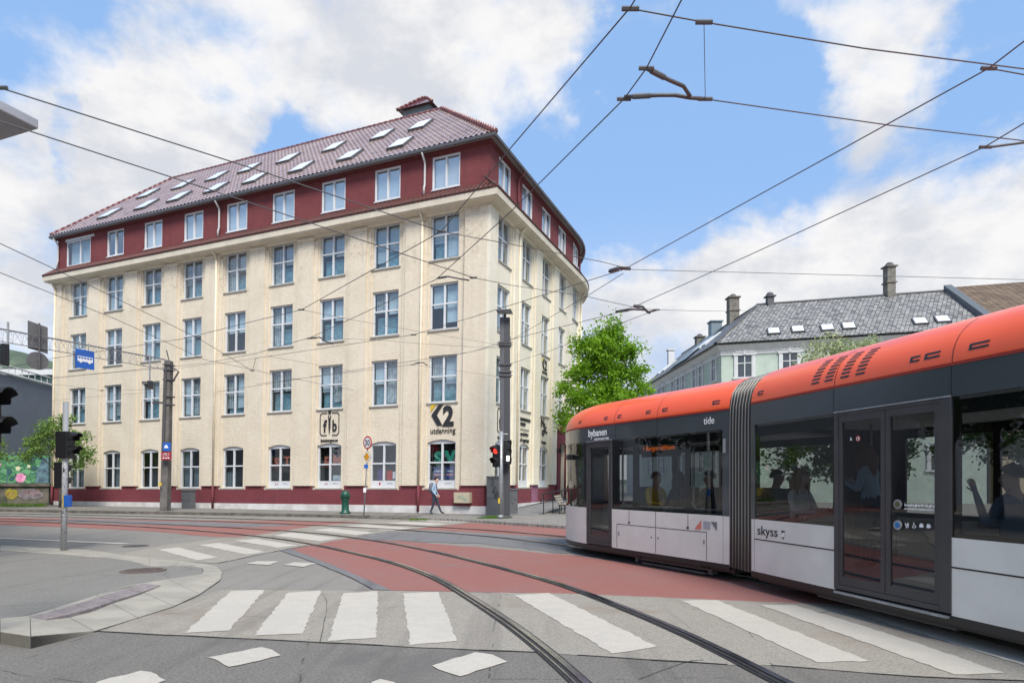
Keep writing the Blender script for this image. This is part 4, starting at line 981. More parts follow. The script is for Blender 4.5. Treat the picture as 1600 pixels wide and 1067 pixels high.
def icon(px, py, polys, sc=.026):
    uc, zc = U(2, px), Zp(2, px, py); mb = MB()
    for p in polys: mb.prism([(uc+x*sc, .010, zc+z*sc) for x, z in p], (0,-.002,0))
    mb.build('pictogram', M_TW, dd, fn=tf(2))
circ = lambda cx, cz, r: [(cx+r*math.cos(i*math.pi/5), cz+r*math.sin(i*math.pi/5)) for i in range(10)]
icon(1416, 820, [circ(-.3,-.9,.25), circ(.5,-.9,.25), [(-1,.6),(-.8,.8),(-.2,-.1),(.9,-.1),(.7,-.5),(-.5,-.5)], [(.0,0),(.9,0),(.7,.8),(.2,.9)]])
icon(1427, 820.5, [circ(-.1,1.0,.22), [(-.3,.7),(.05,.7),(.1,0),(-.25,0)], [(0,.1),(.7,.1),(.95,-.9),(.7,-1),(.5,-.2),(0,-.2)], [(-.7,-.2),(-.5,-.1),(-.4,-.8),(.2,-.9),(.3,-1.1),(-.5,-1.1),(-.8,-.7)]])
icon(1438.5, 820.5, [[(-.9,-.8),(.9,-.8),(.9,.4),(-.9,.4)], [(-.35,.4),(.35,.4),(.35,.8),(-.35,.8)]])
icon(1450, 821.5, [[(-.9,-.8),(.6,-.8),(.6,.2),(-.9,.2)], circ(-.6,.5,.25), circ(-.1,.5,.25), circ(.4,.5,.25), [(.8,-.6),(1.1,-.2),(.8,.1)]])
icon(1328.5, 685, [[(-.5,-1),(.9,-1),(.3,0),(-.2,.9)]], .022)
tdisc(2, 1339.5, 685, .034, mat('red_sticker', (.55,.04,.04), .5), .010, 'sticker', dd, .002); tdisc(2, 1339.5, 685, .023, M_TW, .008, 'sticker', dd, .002); MB().box(U(2,1339.5)-.008,U(2,1339.5)+.008,.005,.007,Zp(2,1339.5,685)-.016,Zp(2,1339.5,685)+.014).build('sticker', M_TBLACK, dd, fn=tf(2))
tt(1, 'bybanen', 919.5, 682.5, .21, M_TW, bold=.004, sx=.93); tt(1, 'BERGEN LIGHT RAIL', 929, 687.8, .055, M_TW, bold=.001)
tt(1, 'tide', 1100, 663, .17, M_TW, bold=0, sx=.9)
tt(2, 'skyss', 1183.5, 834.5, .19, M_INK, bold=0, sx=1.2)
def tpoly(mod, pts, m, w=-.007, name='emblem'):
    return MB().prism([(U(mod,x), w, Zp(mod,x,y)) for x, y in pts], (0,.003,0)).build(name, m, tram, fn=tf(mod))
tpoly(2, [(1221,828.5),(1227,829.5),(1224,837)], M_INK); tpoly(2, [(1223.5,832),(1226.8,831.2),(1224.5,838.5),(1222,838)], M_TW, -.009); tpoly(2, [(1222.3,839),(1225.6,839.5),(1224,842.5)], M_INK)
tpoly(1, [(1096,812),(1096,826.5),(1085.5,826)], mat('fade_red', (.55,.16,.12), .5)); tpoly(1, [(1099.5,813.5),(1110,815),(1110,826.5),(1099.5,825.5)], mat('fade_grey', (.31,.32,.35), .5)); tpoly(1, [(1111,814.5),(1120.5,815.5),(1120.5,829)], mat('fade_dark', (.14,.145,.16), .5))
tt(1, '1 Bergen lufthavn', 1001, 704.5, .125, mat('orange_leds', (.9,.2,.02), .5, emit=(1,.20,.03), est=.55), w=.05, sx=.98, parent=g1, name='destination_display')
tb(1, [(U(1,998), U(1,1058), .066, .10, 2.05, 2.25)], 'display_box', M_TBLACK, g1)
# seams
sm_ = []
for px in (962, 1027): sm_.append((1, (U(1,px)-.004, U(1,px)+.004, -.0065, .0, 2.43, 2.74)))
for px in (1303, 1487): sm_.append((2, (U(2,px)-.004, U(2,px)+.004, -.0065, .0, 2.43, 2.74)))
b1, b2 = [x for m_, x in sm_ if m_ == 1], [x for m_, x in sm_ if m_ == 2]
zl = Zp(1, 964, 818); ua, ub, um = U(1,964), U(1,1104), U(1,1024.5)
b1 += [(ua, ub, -.003, .0, zl-.005, zl+.005), (ua-.004, ua+.004, -.003, 0, .30, zl), (ub-.004, ub+.004, -.003, 0, .30, zl), (um-.004, um+.004, -.0031, 0, .30, 1.05)]
for px in (983, 1075): b1 += [(U(1,px)-.004, U(1,px)+.004, -.0031, 0, zl+.02, 1.05), (U(1,px)-.03, U(1,px)+.02, -.006, 0, zl+.03, zl+.06)]
for px, dz in ((967,.25),(967,.14),(1018,.2),(1028,.2),(1100,.2),(1100,.1)): b1.append((U(1,px)-.012, U(1,px)+.012, -.005, 0, zl-.12-dz*.4, zl-.095-dz*.4))
tb(1, b1, 'panel_seam', M_TBLACK)
zs = .76; b2 += [(U(2,1179), d2a, -.003, 0, zs-.008, zs+.008), (d2b, U2b, -.003, 0, zs-.008, zs+.008), (d2b+2.4, d2b+2.408, -.0031, 0, .3, 1.05)]
tb(2, b2, 'panel_seam', M_TBLACK)
# roof joints and vents (follow the roof profile)
def rpt(a):      # point at arc length a up the profile from its lower edge
    acc_ = 0
    for (w0, z0), (w1, z1) in zip(RP, RP[1:]):
        L = math.hypot(w1-w0, z1-z0)
        if acc_+L >= a: k = (a-acc_)/L; n = (-(z1-z0)/L, (w1-w0)/L); return w0+(w1-w0)*k, z0+(z1-z0)*k, n
        acc_ += L
    return RP[-1][0], RP[-1][1], (0, 1)
def slot(mb, u0, u1, a0_, a1_, lean=0, out=.004):
    q = []
    for u, a in ((u0, a0_), (u1, a0_), (u1, a1_), (u0, a1_)):
        w, z, n = rpt(a); q.append((u+(a-a0_)*0+lean*a, w+n[0]*out, z+n[1]*out))
    mb.poly(q)
for mod, pxs in ((1, (960, 1027)), (2, (1304, 1488))):
    mb = MB()
    for px in pxs:
        for i in range(24): slot(mb, U(mod,px)-.004, U(mod,px)+.004, .02+i*.06, .02+i*.06+.0605)
    mb.build('roof_joint', M_TBLACK, tram, fn=tf(mod), norm=False)
for mod, px, wd in ((1,904,.10),(1,946,.12),(1,967,.12),(1,1012,.13),(1,1038,.14),(1,1118,.16),(2,1187,.13),(2,1428,.12),(2,1455,.18),(2,1528,.20)):
    uc = U(mod, px); v_ = MB()
    for a in (.10, .145): slot(v_, uc-wd/2, uc+wd/2, a, a+.022)
    slot(v_, uc-wd/2, uc-wd/2+.03, .12, .146); v_.build('roof_vent', M_TBLACK, tram, fn=tf(mod), norm=False)
for px in (1272, 1293, 1318, 1342):
    uc = U(2, px); v_ = MB()
    for i in range(8): slot(v_, uc-.07, uc+.07, .09+i*.05, .09+i*.05+.024, lean=.10)
    v_.build('roof_vent', M_TBLACK, tram, fn=tf(2), norm=False)
# mirror camera at the cab, door lamp by the bellows
tb(1, [(-.25,-.12,-.16,.02,2.08,2.2)], 'mirror', M_TBLACK, bevel=.02); tb(1, [(U(1,1131), U(1,1134.5), -.03, 0, 2.05, 2.28)], 'door_lamp', M_GALV, bevel=.008)
# bellows: pleats that fan between the two cars
pa = lambda w, z: T(1, U1b, w, z); pb = lambda w, z: T(2, .03, w, z)
ringb = [(0.02,.25),(0.02,1.0),(0.02,2.4),(0.03,2.76),(.08,2.98),(.2,3.12),(.42,3.23),(.8,3.28),(1.85,3.28),(2.2,3.2),(2.5,3.0),(2.62,2.7),(2.62,.25)]
NP = 14; mb = MB(); n = len(ringb)
for i in range(NP+1):
    inn = .06 if i % 2 else 0
    for w, z in ringb:
        w_ = w+inn*(1 if w < 1.3 else -1); z_ = z-(inn if z > 2.9 else 0); p = pa(w_, z_).lerp(pb(w_, z_), i/NP); mb.v.append(tuple(p))
for i in range(NP):
    for j in range(n-1): mb.f.append([i*n+j, i*n+j+1, (i+1)*n+j+1, (i+1)*n+j]); mb.mi.append(0)
mb.build('bellows', mat('bellows_rubber', (.07,.065,.06), .55, var=.25, vscale=1.2), tram)
mb = MB()
for i in range(0, NP+1, 2):
    mb.tube([pa(w-.012 if w < 1.3 else w+.012, z+(.012 if z > 2.9 else 0)).lerp(pb(w-.012 if w < 1.3 else w+.012, z+(.012 if z > 2.9 else 0)), i/NP) for w, z in ringb], .011, 6)
mb.build('bellows_ribs', mat('bellows_rib', (.27,.25,.22), .35, metal=.3), tram, smooth=True)
# bogie under the leading car
bu0, bu1 = U(1, 985), U(1, 1100)
bg = tb(1, [(bu0, bu1, .18, .30, .10, .20), (bu0+.15, bu1-.15, .16, .24, .03, .07), (bu0-.02, bu0+.05, .14, .26, .05, .3), (bu1-.05, bu1+.04, .14, .26, .05, .3)], 'bogie', M_GREY)
for uc in (bu0+.22, bu1-.22):
    for w_ in (.42, WD-.55):
        MB().lathe([(.12,0),(.29,.0),(.31,.02),(.31,.12),(.10,.12)], (0,0,0), 24).build('wheel', M_GREY, bg, fn=lambda v, uc=uc, w_=w_: T(1, uc+v.x, w_+v.z, .33+v.y), smooth=False)
mb = MB()
for uc in (bu0+.05, bu1-.25, bu1-.12): mb.tube([T(1,uc,.1,.34), T(1,uc+.04,.1,.2), T(1,uc+.13,.1,.16), T(1,uc+.2,.1,.3)], .012, 6)
mb.build('brake_hose', M_TBLACK, bg, smooth=True)
tb(2, [(1.2, 3.2, .18, .30, .10, .20)], 'bogie', M_GREY)
# seats, poles
M_SEAT = mat('seat_blue_grey', (.06,.07,.09), .8); M_RAILY = mat('grab_pole', (.45,.45,.42), .3, metal=.6)
def seat(mod, u, w, face):
    tb(mod, [(u-.22, u+.22, w-.21, w+.21, .80, .88), (u-face*.27-.035, u-face*.27+.035, w-.21, w+.21, .85, 1.5), (u-.05, u+.05, w-.15, w+.15, .43, .80)], 'seat', M_SEAT, bevel=.02)
for mod, u, w, f_ in ((1,Uw(1,1022,.42),.42,1),(1,Uw(1,1062,.55),.55,-1),(1,Uw(1,1110,.4),.40,-1),(2,Uw(2,1212,.8),.8,1),(2,Uw(2,1250,.42),.42,1),(2,4.6,.45,1),(2,5.5,.45,-1),(2,5.5,1.0,-1)): seat(mod, u, w, f_)
for mod, u, w in ((1,d1b+.7,1.1),(1,U(1,1115),.8),(2,.9,1.3),(2,d2a+.05,.75),(2,d2b+.2,.7),(2,5.0,1.6)):
    MB().tube([T(mod,u,w,.43), T(mod,u,w,2.4)], .018, 8).build('grab_pole', M_RAILY, tram, smooth=True)

# ================= people =================
SKIN = mat('skin', (.55,.34,.26), .55); HAIRD = mat('hair_dark', (.03,.02,.015), .6); HAIRB = mat('hair_blond', (.30,.19,.09), .6); HAIRG = mat('hair_grey', (.25,.23,.21), .6)
def person(label, loc, rz, J, mats, hair='short', group=None, hairm=None, sc=1.0):
    """J: joints in metres (x forward, y left, z up). one skinned body; hair is a child"""
    E_ = [('pelvis','belly'),('belly','chest'),('chest','neck'),('neck','jaw'),('jaw','head'),('head','crown'),('head','nose')]
    rad = dict(pelvis=(.15,.115), belly=(.135,.10), chest=(.155,.11), neck=(.055,.055), jaw=(.066,.072), head=(.082,.098), crown=(.058,.062), nose=(.014,.014))
    zone = dict(pelvis=1, belly=0, chest=0, neck=2, jaw=2, head=2, crown=2, nose=2)
    for s in 'lr':
        E_ += [('chest','sh'+s),('sh'+s,'el'+s),('el'+s,'wr'+s),('wr'+s,'pa'+s),('pelvis','hi'+s),('hi'+s,'kn'+s),('kn'+s,'an'+s),('an'+s,'to'+s)]
        rad.update({'sh'+s:(.062,.062),'el'+s:(.045,.045),'wr'+s:(.028,.034),'pa'+s:(.018,.038),'hi'+s:(.088,.088),'kn'+s:(.058,.058),'an'+s:(.042,.042),'to'+s:(.035,.028)})
        zone.update({'sh'+s:0,'el'+s:0,'wr'+s:0,'pa'+s:2,'hi'+s:1,'kn'+s:1,'an'+s:1,'to'+s:3})
        d = (Vector(J['wr'+s])-Vector(J['el'+s])).normalized(); J['pa'+s] = Vector(J['wr'+s])+d*.07
        side = Vector((1,0,0)) if abs(d.x) < .7 else Vector((0,0,1)); side = (side-d*side.dot(d)).normalized(); curl = d.cross(side)*(1 if s == 'l' else -1)
        for k in range(5):
            if k < 4:
                b_ = J['pa'+s]+side*(.027-.018*k); L = (.068,.076,.07,.055)[k]; q = [b_, b_+d*L*.55+curl*.008, b_+d*L*.9+curl*.03]
            else: b_ = Vector(J['wr'+s])+d*.03+side*.03; q = [b_, b_+side*.025+d*.03, b_+side*.03+d*.055]
            nm = [f'f{s}{k}{i}' for i in range(3)]
            for i in range(3): J[nm[i]] = q[i]; rad[nm[i]] = (.0095-.001*i,)*2; zone[nm[i]] = 2
            E_ += [(('pa' if k < 4 else 'wr')+s, nm[0]), (nm[0], nm[1]), (nm[1], nm[2])]
    names = list(rad); me = bpy.data.meshes.new('person')
    me.from_pydata([tuple(Vector(J[n])*sc) for n in names], [(names.index(a), names.index(b)) for a, b in E_], [])
    ob = bpy.data.objects.new('person', me); COL.objects.link(ob)
    ob.modifiers.new('s', 'SKIN'); sub = ob.modifiers.new('d', 'SUBSURF'); sub.levels = 2; sub.render_levels = 2
    for i, n in enumerate(names):
        sv = me.skin_vertices[0].data[i]; sv.radius = (rad[n][0]*sc, rad[n][1]*sc); sv.use_root = (n == 'pelvis')
    dg = bpy.context.evaluated_depsgraph_get(); m2 = bpy.data.meshes.new_from_object(ob.evaluated_get(dg)); bpy.data.objects.remove(ob)
    m2.materials.clear()
    for m_ in mats: m2.materials.append(m_)
    segs = [(Vector(J[a])*sc, Vector(J[b])*sc, zone[a] if zone[a] == zone[b] else None, zone[a], zone[b]) for a, b in E_]
    for p in m2.polygons:
        c = p.center; best = (9, 0)
        for a, b, z_, za, zb in segs:
            d = b-a; k = max(0, min(1, (c-a).dot(d)/max(1e-6, d.length_squared))); dist = (a+d*k-c).length
            if dist < best[0]: best = (dist, z_ if z_ is not None else (za if k < .55 else zb))
        p.material_index = best[1]; p.use_smooth = True
    o = bpy.data.objects.new('person', m2); COL.objects.link(o); o.location = loc; o.rotation_euler = (0,0,rz); tag(o, label, 'person', group or ('passengers seen through the tram windows' if 'passenger' in label else None))
    hd = (Vector(J['head'])+Vector(J['crown']))*.5*sc; fw_ = (Vector(J['nose'])-Vector(J['head'])); fw_.z = 0; fw_.normalize(); mb = MB()
    n1, n2 = 14, 8; rr = random.Random(int(loc[0]*99)); yaw = math.atan2(fw_.y, fw_.x)
    for i in range(n2+1):
        for k in range(n1):
            a = 2*math.pi*k/n1; lim = 1.35-.42*math.cos(a) if hair != 'long' else (2.3 if abs(a-math.pi) < 2.0 else 1.0)
            ph = lim*i/n2; r_ = .112*(1+.04*rr.random())
            x, y, z = math.sin(ph)*math.cos(a)*r_*1.02, math.sin(ph)*math.sin(a)*r_*.92, math.cos(ph)*r_*1.05
            if hair == 'long' and ph > 1.6: z -= (ph-1.6)*.35; x, y = x*1.5, y*1.5
            x -= .012; mb.v.append((hd.x+x*math.cos(yaw)-y*math.sin(yaw), hd.y+x*math.sin(yaw)+y*math.cos(yaw), hd.z-.01+z))
    for i in range(n2):
        for k in range(n1): mb.f.append([i*n1+k, i*n1+(k+1) % n1, (i+1)*n1+(k+1) % n1, (i+1)*n1+k]); mb.mi.append(0)
    mb.build('hair', hairm or HAIRD, o, smooth=True)
    ey = MB(); hh = Vector(J['head'])*sc; sd_ = Vector((-fw_.y, fw_.x, 0))
    for sg in (-1, 1): ey.lathe([(.002,-.007),(.009,0),(.002,.007)], hh+fw_*.088+sd_*sg*.032+Vector((0,0,.018)), 8)
    ey.build('eyes', M_TBLACK, o); return o
walk = dict(pelvis=(0,0,.90), belly=(.01,0,1.06), chest=(.03,0,1.28), neck=(.06,0,1.43), jaw=(.09,0,1.48), head=(.10,0,1.56), crown=(.095,0,1.63), nose=(.205,-.02,1.535),
  shl=(.02,.17,1.33), ell=(-.02,.21,1.09), wrl=(.10,.20,.88), shr=(.03,-.17,1.33), elr=(-.04,-.21,1.09), wrr=(.12,-.20,.88),
  hil=(0,.09,.85), knl=(.13,.09,.47), anl=(.28,.09,.10), tol=(.43,.09,.05), hir=(0,-.09,.85), knr=(-.02,-.09,.45), anr=(-.17,-.09,.09), tor=(-.04,-.10,.04))
M_JEAN = mat('dark_jeans', (.035,.045,.07), .85, var=.3, vscale=8); M_LBLUE = mat('light_blue_shirt', (.33,.45,.58), .85, var=.15, vscale=6)
PLc = P(679, 803.3, .12)
person('man walking past the painted plinth in light blue shirt and dark jeans', PLc, R(-10), walk, [M_LBLUE, M_JEAN, SKIN, M_TBLACK], hairm=HAIRD)
bp = MB(); bp.lathe([(.06,-.24),(.13,-.22),(.15,-.08),(.145,.08),(.11,.20),(.04,.24)], (0,0,0), 12, .75, 1.0)
bpo = bp.build('backpack', mat('grey_backpack', (.16,.17,.19), .8, var=.3, vscale=9), None, smooth=True, org=None); bpo.location = PLc+Vector((-.145,.02,1.19)); tag(bpo, 'small grey backpack worn by the walking man', 'backpack')
st = MB()
for y in (-.11, .11): st.tube([(.05,y,.2),(.16,y,.22),(.23,y,.16),(.25,y,.0),(.18,y,-.14),(.04,y,-.18)], .014, 6)
st.build('strap', mat('strap_grey', (.10,.10,.11), .8), bpo, smooth=True)
def sit(arm=.0, look=0):
    return dict(pelvis=(0,0,.12), belly=(-.02,0,.28), chest=(-.02,0,.50), neck=(.0,0,.66), jaw=(.03,0,.71), head=(.035,0,.79), crown=(.03,0,.86), nose=(.14*math.cos(look)+.02,.14*math.sin(look),.77),
     shl=(-.01,.18,.56), ell=(.08,.23,.33), wrl=(.30,.12,.32+arm), shr=(-.01,-.18,.56), elr=(.08,-.23,.33), wrr=(.30,-.12,.32),
     hil=(.02,.09,.11), knl=(.45,.11,.12), anl=(.46,.11,-.32), tol=(.60,.11,-.36), hir=(.02,-.09,.11), knr=(.45,-.11,.12), anr=(.46,-.11,-.32), tor=(.60,-.11,-.36))
def inside(mod, px, w, z):
    p = T(mod, Uw(mod, px, w), w, z); return p+Vector((TO.x, TO.y, 0))
a1 = math.atan2(FR[1][1].y, FR[1][1].x); a2_ = math.atan2(FR[2][1].y, FR[2][1].x)
M_YJ = mat('yellow_jacket', (.72,.48,.02), .7, var=.15, vscale=8)
person('passenger in a yellow hooded jacket seated behind the tram window', inside(1,1024,.42,.86), a1, sit(), [M_YJ, M_JEAN, SKIN, M_TBLACK], hairm=HAIRD)
person('dark haired passenger in a dark blue top seated facing the one in yellow', inside(1,1062,.55,.86), a1+math.pi, sit(), [mat('navy_top', (.03,.06,.11), .8), M_JEAN, SKIN, M_TBLACK], hair='long')
person('grey haired passenger in an olive jacket seated beside the bellows', inside(1,1110,.40,.86), a1+math.pi, sit(), [mat('olive_jacket', (.13,.14,.10), .8), M_JEAN, SKIN, M_TBLACK], hairm=HAIRG)
person('passenger in a black top seated near the bellows in the rear car', inside(2,1212,.8,.86), a2_+R(20), sit(), [mat('black_top', (.03,.03,.035), .8), M_JEAN, SKIN, M_TBLACK])
person('blond passenger in a white T-shirt seated left of the double door', inside(2,1250,.42,.86), a2_+R(15), sit(), [mat('white_tshirt', (.60,.59,.57), .8), M_JEAN, SKIN, M_TBLACK], hair='long', hairm=HAIRB)
stand = dict(walk); stand.update(anl=(.03,.09,.10), knl=(.03,.09,.48), tol=(.18,.09,.05), anr=(.0,-.09,.09), knr=(.02,-.09,.47), tor=(.15,-.10,.04), wrr=(.30,-.12,1.18), elr=(.08,-.22,1.08), wrl=(.30,.10,1.18), ell=(.08,.21,1.08))
person('passenger in a light blue denim jacket standing behind the left door leaf', inside(2,1362,.95,.43), a2_+R(200), {k: v for k, v in stand.items()}, [M_LBLUE, M_JEAN, SKIN, M_TBLACK], hair='long', hairm=mat('hair_brown', (.14,.05,.025), .6), sc=.98)
person('passenger with raised forearm in a blue grey sweater at the rear window', inside(2,1585,.42,.84), a2_+math.pi, sit(.35), [mat('blue_grey_sweater', (.10,.14,.21), .85), M_JEAN, SKIN, M_TBLACK])
# ================= pale green corner house =================
HX, HY = 15.7, 48.0; er = Vector((.957,-.288,0)); el = Vector((-.042,1,0)).normalized(); EH = 11.8
gh = empty('green_house', (HX,HY,0), 'pale green rendered corner house with white window surrounds and grey slate roof', 'house')
HB = Vector((HX,HY,0))
nr = Vector((.288,.957,0)); nl = Vector((1,.042,0))     # inward normals
def HP(side, s, o_, z):      # s along the face, o_ outwards
    return (er*s-nr*o_ if side == 0 else el*s-nl*o_)+Vector((0,0,z))
M_GREEN = mat('pale_green_render', (.47,.55,.47), .85, var=.12, vscale=1.5); M_HW = mat('white_trim', (.62,.63,.62), .7, var=.1, vscale=2)
def slate(name, cols, sc, rough=.6, bstr=.8, diag=True):
    m = bpy.data.materials.new(name); m.use_nodes = True; q = NT(m.node_tree); b = q.N['Principled BSDF']
    co = q.n('ShaderNodeTexCoord').outputs['Object']; sp = q.n('ShaderNodeSeparateXYZ', {0: co}).outputs
    u = q.m('ADD', sp[0], q.m('MULTIPLY', sp[1], .5)); w = q.m('MULTIPLY', sp[2], 1.45)
    if diag: uv = q.n('ShaderNodeCombineXYZ', {0: q.m('ADD', u, w), 1: q.m('SUBTRACT', u, w), 2: 0.0}).outputs[0]
    else: uv = q.n('ShaderNodeCombineXYZ', {0: u, 1: w, 2: 0.0}).outputs[0]
    br = q.n('ShaderNodeTexBrick', {0: uv, 'Color1': (0,0,0,1), 'Color2': (1,1,1,1), 'Mortar': (.5,.5,.5,1), 'Scale': sc, 'Mortar Size': .03, 'Brick Width': .5, 'Row Height': .5, 'Mortar Smooth': .3}, offset=0.0 if diag else .5).outputs
    nz = q.n('ShaderNodeTexNoise', {0: co, 'Scale': 1.3, 'Detail': 7.0, 'Roughness': .7}).outputs[0]
    wv = q.n('ShaderNodeTexWhiteNoise', {0: q.n('ShaderNodeVectorMath', {0: q.n('ShaderNodeVectorMath', {0: uv, 'Scale': sc*2}, operation='SCALE').outputs[0]}, operation='FLOOR').outputs[0]}).outputs[0]
    c = q.mix(q.m('ADD', q.m('MULTIPLY', wv, .75), q.m('MULTIPLY', nz, .35)), cols[0], cols[1])
    c = q.mix(q.m('MULTIPLY', br[1], .8), c, tuple(x*.3 for x in cols[0])); q.L.new(c, b.inputs[0]); b.inputs['Roughness'].default_value = rough
    q.L.new(q.n('ShaderNodeBump', {'Strength': bstr, 'Distance': .05, 'Height': q.m('ADD', wv, br[1])}).outputs[0], b.inputs['Normal']); return m
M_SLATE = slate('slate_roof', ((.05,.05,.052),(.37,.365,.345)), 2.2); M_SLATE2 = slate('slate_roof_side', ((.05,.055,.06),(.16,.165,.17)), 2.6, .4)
M_BROWN = slate('brown_tile_roof', ((.09,.06,.04),(.20,.14,.09)), 1.6, .8, 1.0, False)
LR, LL = 17.0, 24.0
wl = MB(); wl.poly([HP(0,0,0,0),HP(0,LR,0,0),HP(0,LR,0,EH),HP(0,0,0,EH)]).poly([HP(1,0,0,0),HP(1,LL,0,0),HP(1,LL,0,EH),HP(1,0,0,EH)])
wl.poly([HP(0,LR,0,0),HP(0,LR,-9,0),HP(0,LR,-9,EH),HP(0,LR,0,EH)]).poly([HP(1,LL,0,0),HP(1,LL,-9,0),HP(1,LL,-9,EH),HP(1,LL,0,EH)])
wl.build('wall', M_GREEN, gh)
def corn(side, L, o1, o2, z0, z1, name, m): 
    mb = MB(); mb.hexa([HP(side,-.0,0,z0),HP(side,L,0,z0),HP(side,L,o1,z0),HP(side,-o1,o1,z0)], [HP(side,0,0,z1),HP(side,L,0,z1),HP(side,L,o2,z1),HP(side,-o2,o2,z1)]); return mb.build(name, m, gh)
for sd_, L in ((0, LR), (1, LL)): corn(sd_, L, .06, .10, EH-.8, EH-.45, 'cornice', M_HW); corn(sd_, L, .15, .45, EH-.45, EH-.05, 'cornice', M_HW); corn(sd_, L, .5, .58, EH-.07, EH+.08, 'gutter', M_TBLACK)
dp = [(0,EH-.46)]+[q_ for i in range(60) for q_ in ((.1+i*.28,EH-.46),(.1+i*.28,EH-.56),(.22+i*.28,EH-.56),(.22+i*.28,EH-.46))]+[(16.9,EH-.46),(16.9,EH-.44),(0,EH-.44)]
mb = MB(); mb.prism([HP(0,a_,.06,b_) for a_,b_ in dp], -nr*.08)
mb.build('dentils', M_HW, gh)
def hwin(side, s, z0, z1, w, parent):
    pp = lambda x, o_, z: HP(side, s+x, o_, z)
    def bx(mb, x0, x1, o0, o1, z0_, z1_): mb.hexa([pp(x0,o0,z0_),pp(x1,o0,z0_),pp(x1,o1,z0_),pp(x0,o1,z0_)],[pp(x0,o0,z1_),pp(x1,o0,z1_),pp(x1,o1,z1_),pp(x0,o1,z1_)])
    mb = MB(); h = w/2
    bx(mb,-h-.22,-h,0,.09,z0,z1); bx(mb,h,h+.22,0,.09,z0,z1); bx(mb,-h-.30,h+.30,0,.13,z1,z1+.22); bx(mb,-h-.12,h+.12,0,.16,z1+.22,z1+.30); bx(mb,-.1,.1,0,.17,z1+.05,z1+.42); bx(mb,-h-.3,h+.3,0,.14,z0-.14,z0)
    f_ = mb.build('window', M_HW, parent); mb = MB(); bx(mb,-h,h,.0,.03,z0,z1); mb.build('pane', M_PANE2, f_)
    mb = MB(); bx(mb,-.035,.035,.03,.06,z0,z1); bx(mb,-h,-.035,.03,.06,z0+(z1-z0)*.62,z0+(z1-z0)*.66); bx(mb,.035,h,.03,.06,z0+(z1-z0)*.62,z0+(z1-z0)*.66); bx(mb,-h,-h+.05,.03,.065,z0,z1); bx(mb,h-.05,h,.03,.065,z0,z1); mb.build('sash', M_HW, f_)
M_PANE2 = mat('pane_reflective', (.05,.06,.07), .06, spec=1.0, var=.4, vscale=.8)
for s in (1.65,4.75,7.9,11.0,14.2):
    for z in (9.35,5.9,2.4): hwin(0, s, z, z+1.6, 1.05, gh)
for s in (1.5,4.5,6.1,9.0,10.6,12.3,15.3,17.0,19.5,21.2):
    for z in (9.35,5.9,2.4): hwin(1, s, z, z+1.6, .8, gh)
RH = 4.0; kk = 4.6; rx = nr*kk; ZR = EH+RH
# ridge corner: offset kk from both faces
import mathutils
def isect(p, d, q, e):
    den = d.x*e.y-d.y*e.x; t_ = ((q.x-p.x)*e.y-(q.y-p.y)*e.x)/den; return p+d*t_
rc = isect(nr*4.6, er, nl*4.25, el); ec = isect(-nr*.58, er, -nl*.58, el)
up3 = lambda v, z: Vector((v.x, v.y, z))
mb = MB(); mb.poly([up3(ec,EH+.05), up3(er*LR-nr*.58,EH+.05), up3(rc+er*(LR-4),ZR), up3(rc,ZR)]); mb.poly([up3(er*LR+nr*9.8,EH), up3(rc+er*(LR-4),ZR), up3(rc,ZR), up3(rc+nr*5+er*3,EH)])
mb.build('roof', M_SLATE, gh)
mb = MB(); mb.poly([up3(ec,EH+.05), up3(rc,ZR), up3(rc+el*(LL-4),ZR), up3(el*LL-nl*.58,EH+.05)]); mb.build('roof', M_SLATE2, gh)
mb = MB(); mb.tube([up3(ec,EH+.1), up3(rc,ZR+.05)], .10, 6).tube([up3(rc,ZR+.03), up3(rc+er*(LR-4),ZR+.03)], .10, 6).tube([up3(rc,ZR+.03), up3(rc+el*(LL-4),ZR+.03)], .08, 6); mb.build('ridge', M_GREY, gh)
# firewall parapet at the right end
pw = MB(); a = up3(er*LR-nr*.6,EH+.1); b = up3(rc+er*(LR-4),ZR)
pw.hexa([a, a+er*.5, b+er*.5, b], [a+Vector((0,0,.45)), a+er*.5+Vector((0,0,.45)), b+er*.5+Vector((0,0,.45)), b+Vector((0,0,.45))]); pw.build('parapet', mat('lead_parapet', (.10,.115,.13), .6), gh)
def hchim(base, w, h, m, name='chimney', collar=True, cap=True):
    mb = MB(); x, y, z = base; mb.box(x-w/2,x+w/2,y-w/2,y+w/2,z-1.2,z+h)
    if collar: mb.box(x-w/2-.08,x+w/2+.08,y-w/2-.08,y+w/2+.08,z+h*.42,z+h*.42+.09)
    mb.box(x-w/2-.12,x+w/2+.12,y-w/2-.12,y+w/2+.12,z+h,z+h+.1)
    o = mb.build(name, m, gh)
    if cap: MB().lathe([(.3,0),(.3,.12),(.2,.26),(.03,.32)], (x,y,z+h+.1), 10).build('chimney_cap', M_GREY, o)
M_OLDB = mat('weathered_chimney', (.22,.20,.165), .9, col2=(.13,.125,.11), vscale=3)
hchim(up3(rc+el*5.2,ZR), .85, 2.0, M_OLDB); hchim(up3(rc+er*.9,ZR), .5, .55, M_GREY, collar=False); hchim(up3(rc+er*9.4,ZR), .62, 2.1, M_OLDB)
M_ZINC = mat('blue_zinc', (.17,.22,.25), .5, metal=.2)
hchim(up3(rc+el*9.6,ZR+.05), 1.0, .9, M_ZINC, 'roof_vent', False, False); hchim(up3(rc+el*14,ZR-.4), .8, .9, M_OLDB, collar=False)
mb = MB(); mb.poly([up3(el*7.5-nl*.3,EH+.45), up3(rc+el*7.2,ZR+.08), up3(rc+el*12.5,ZR+.08), up3(el*13.5-nl*.3,EH+.45)]); mb.build('zinc_roof_panel', M_ZINC, gh)
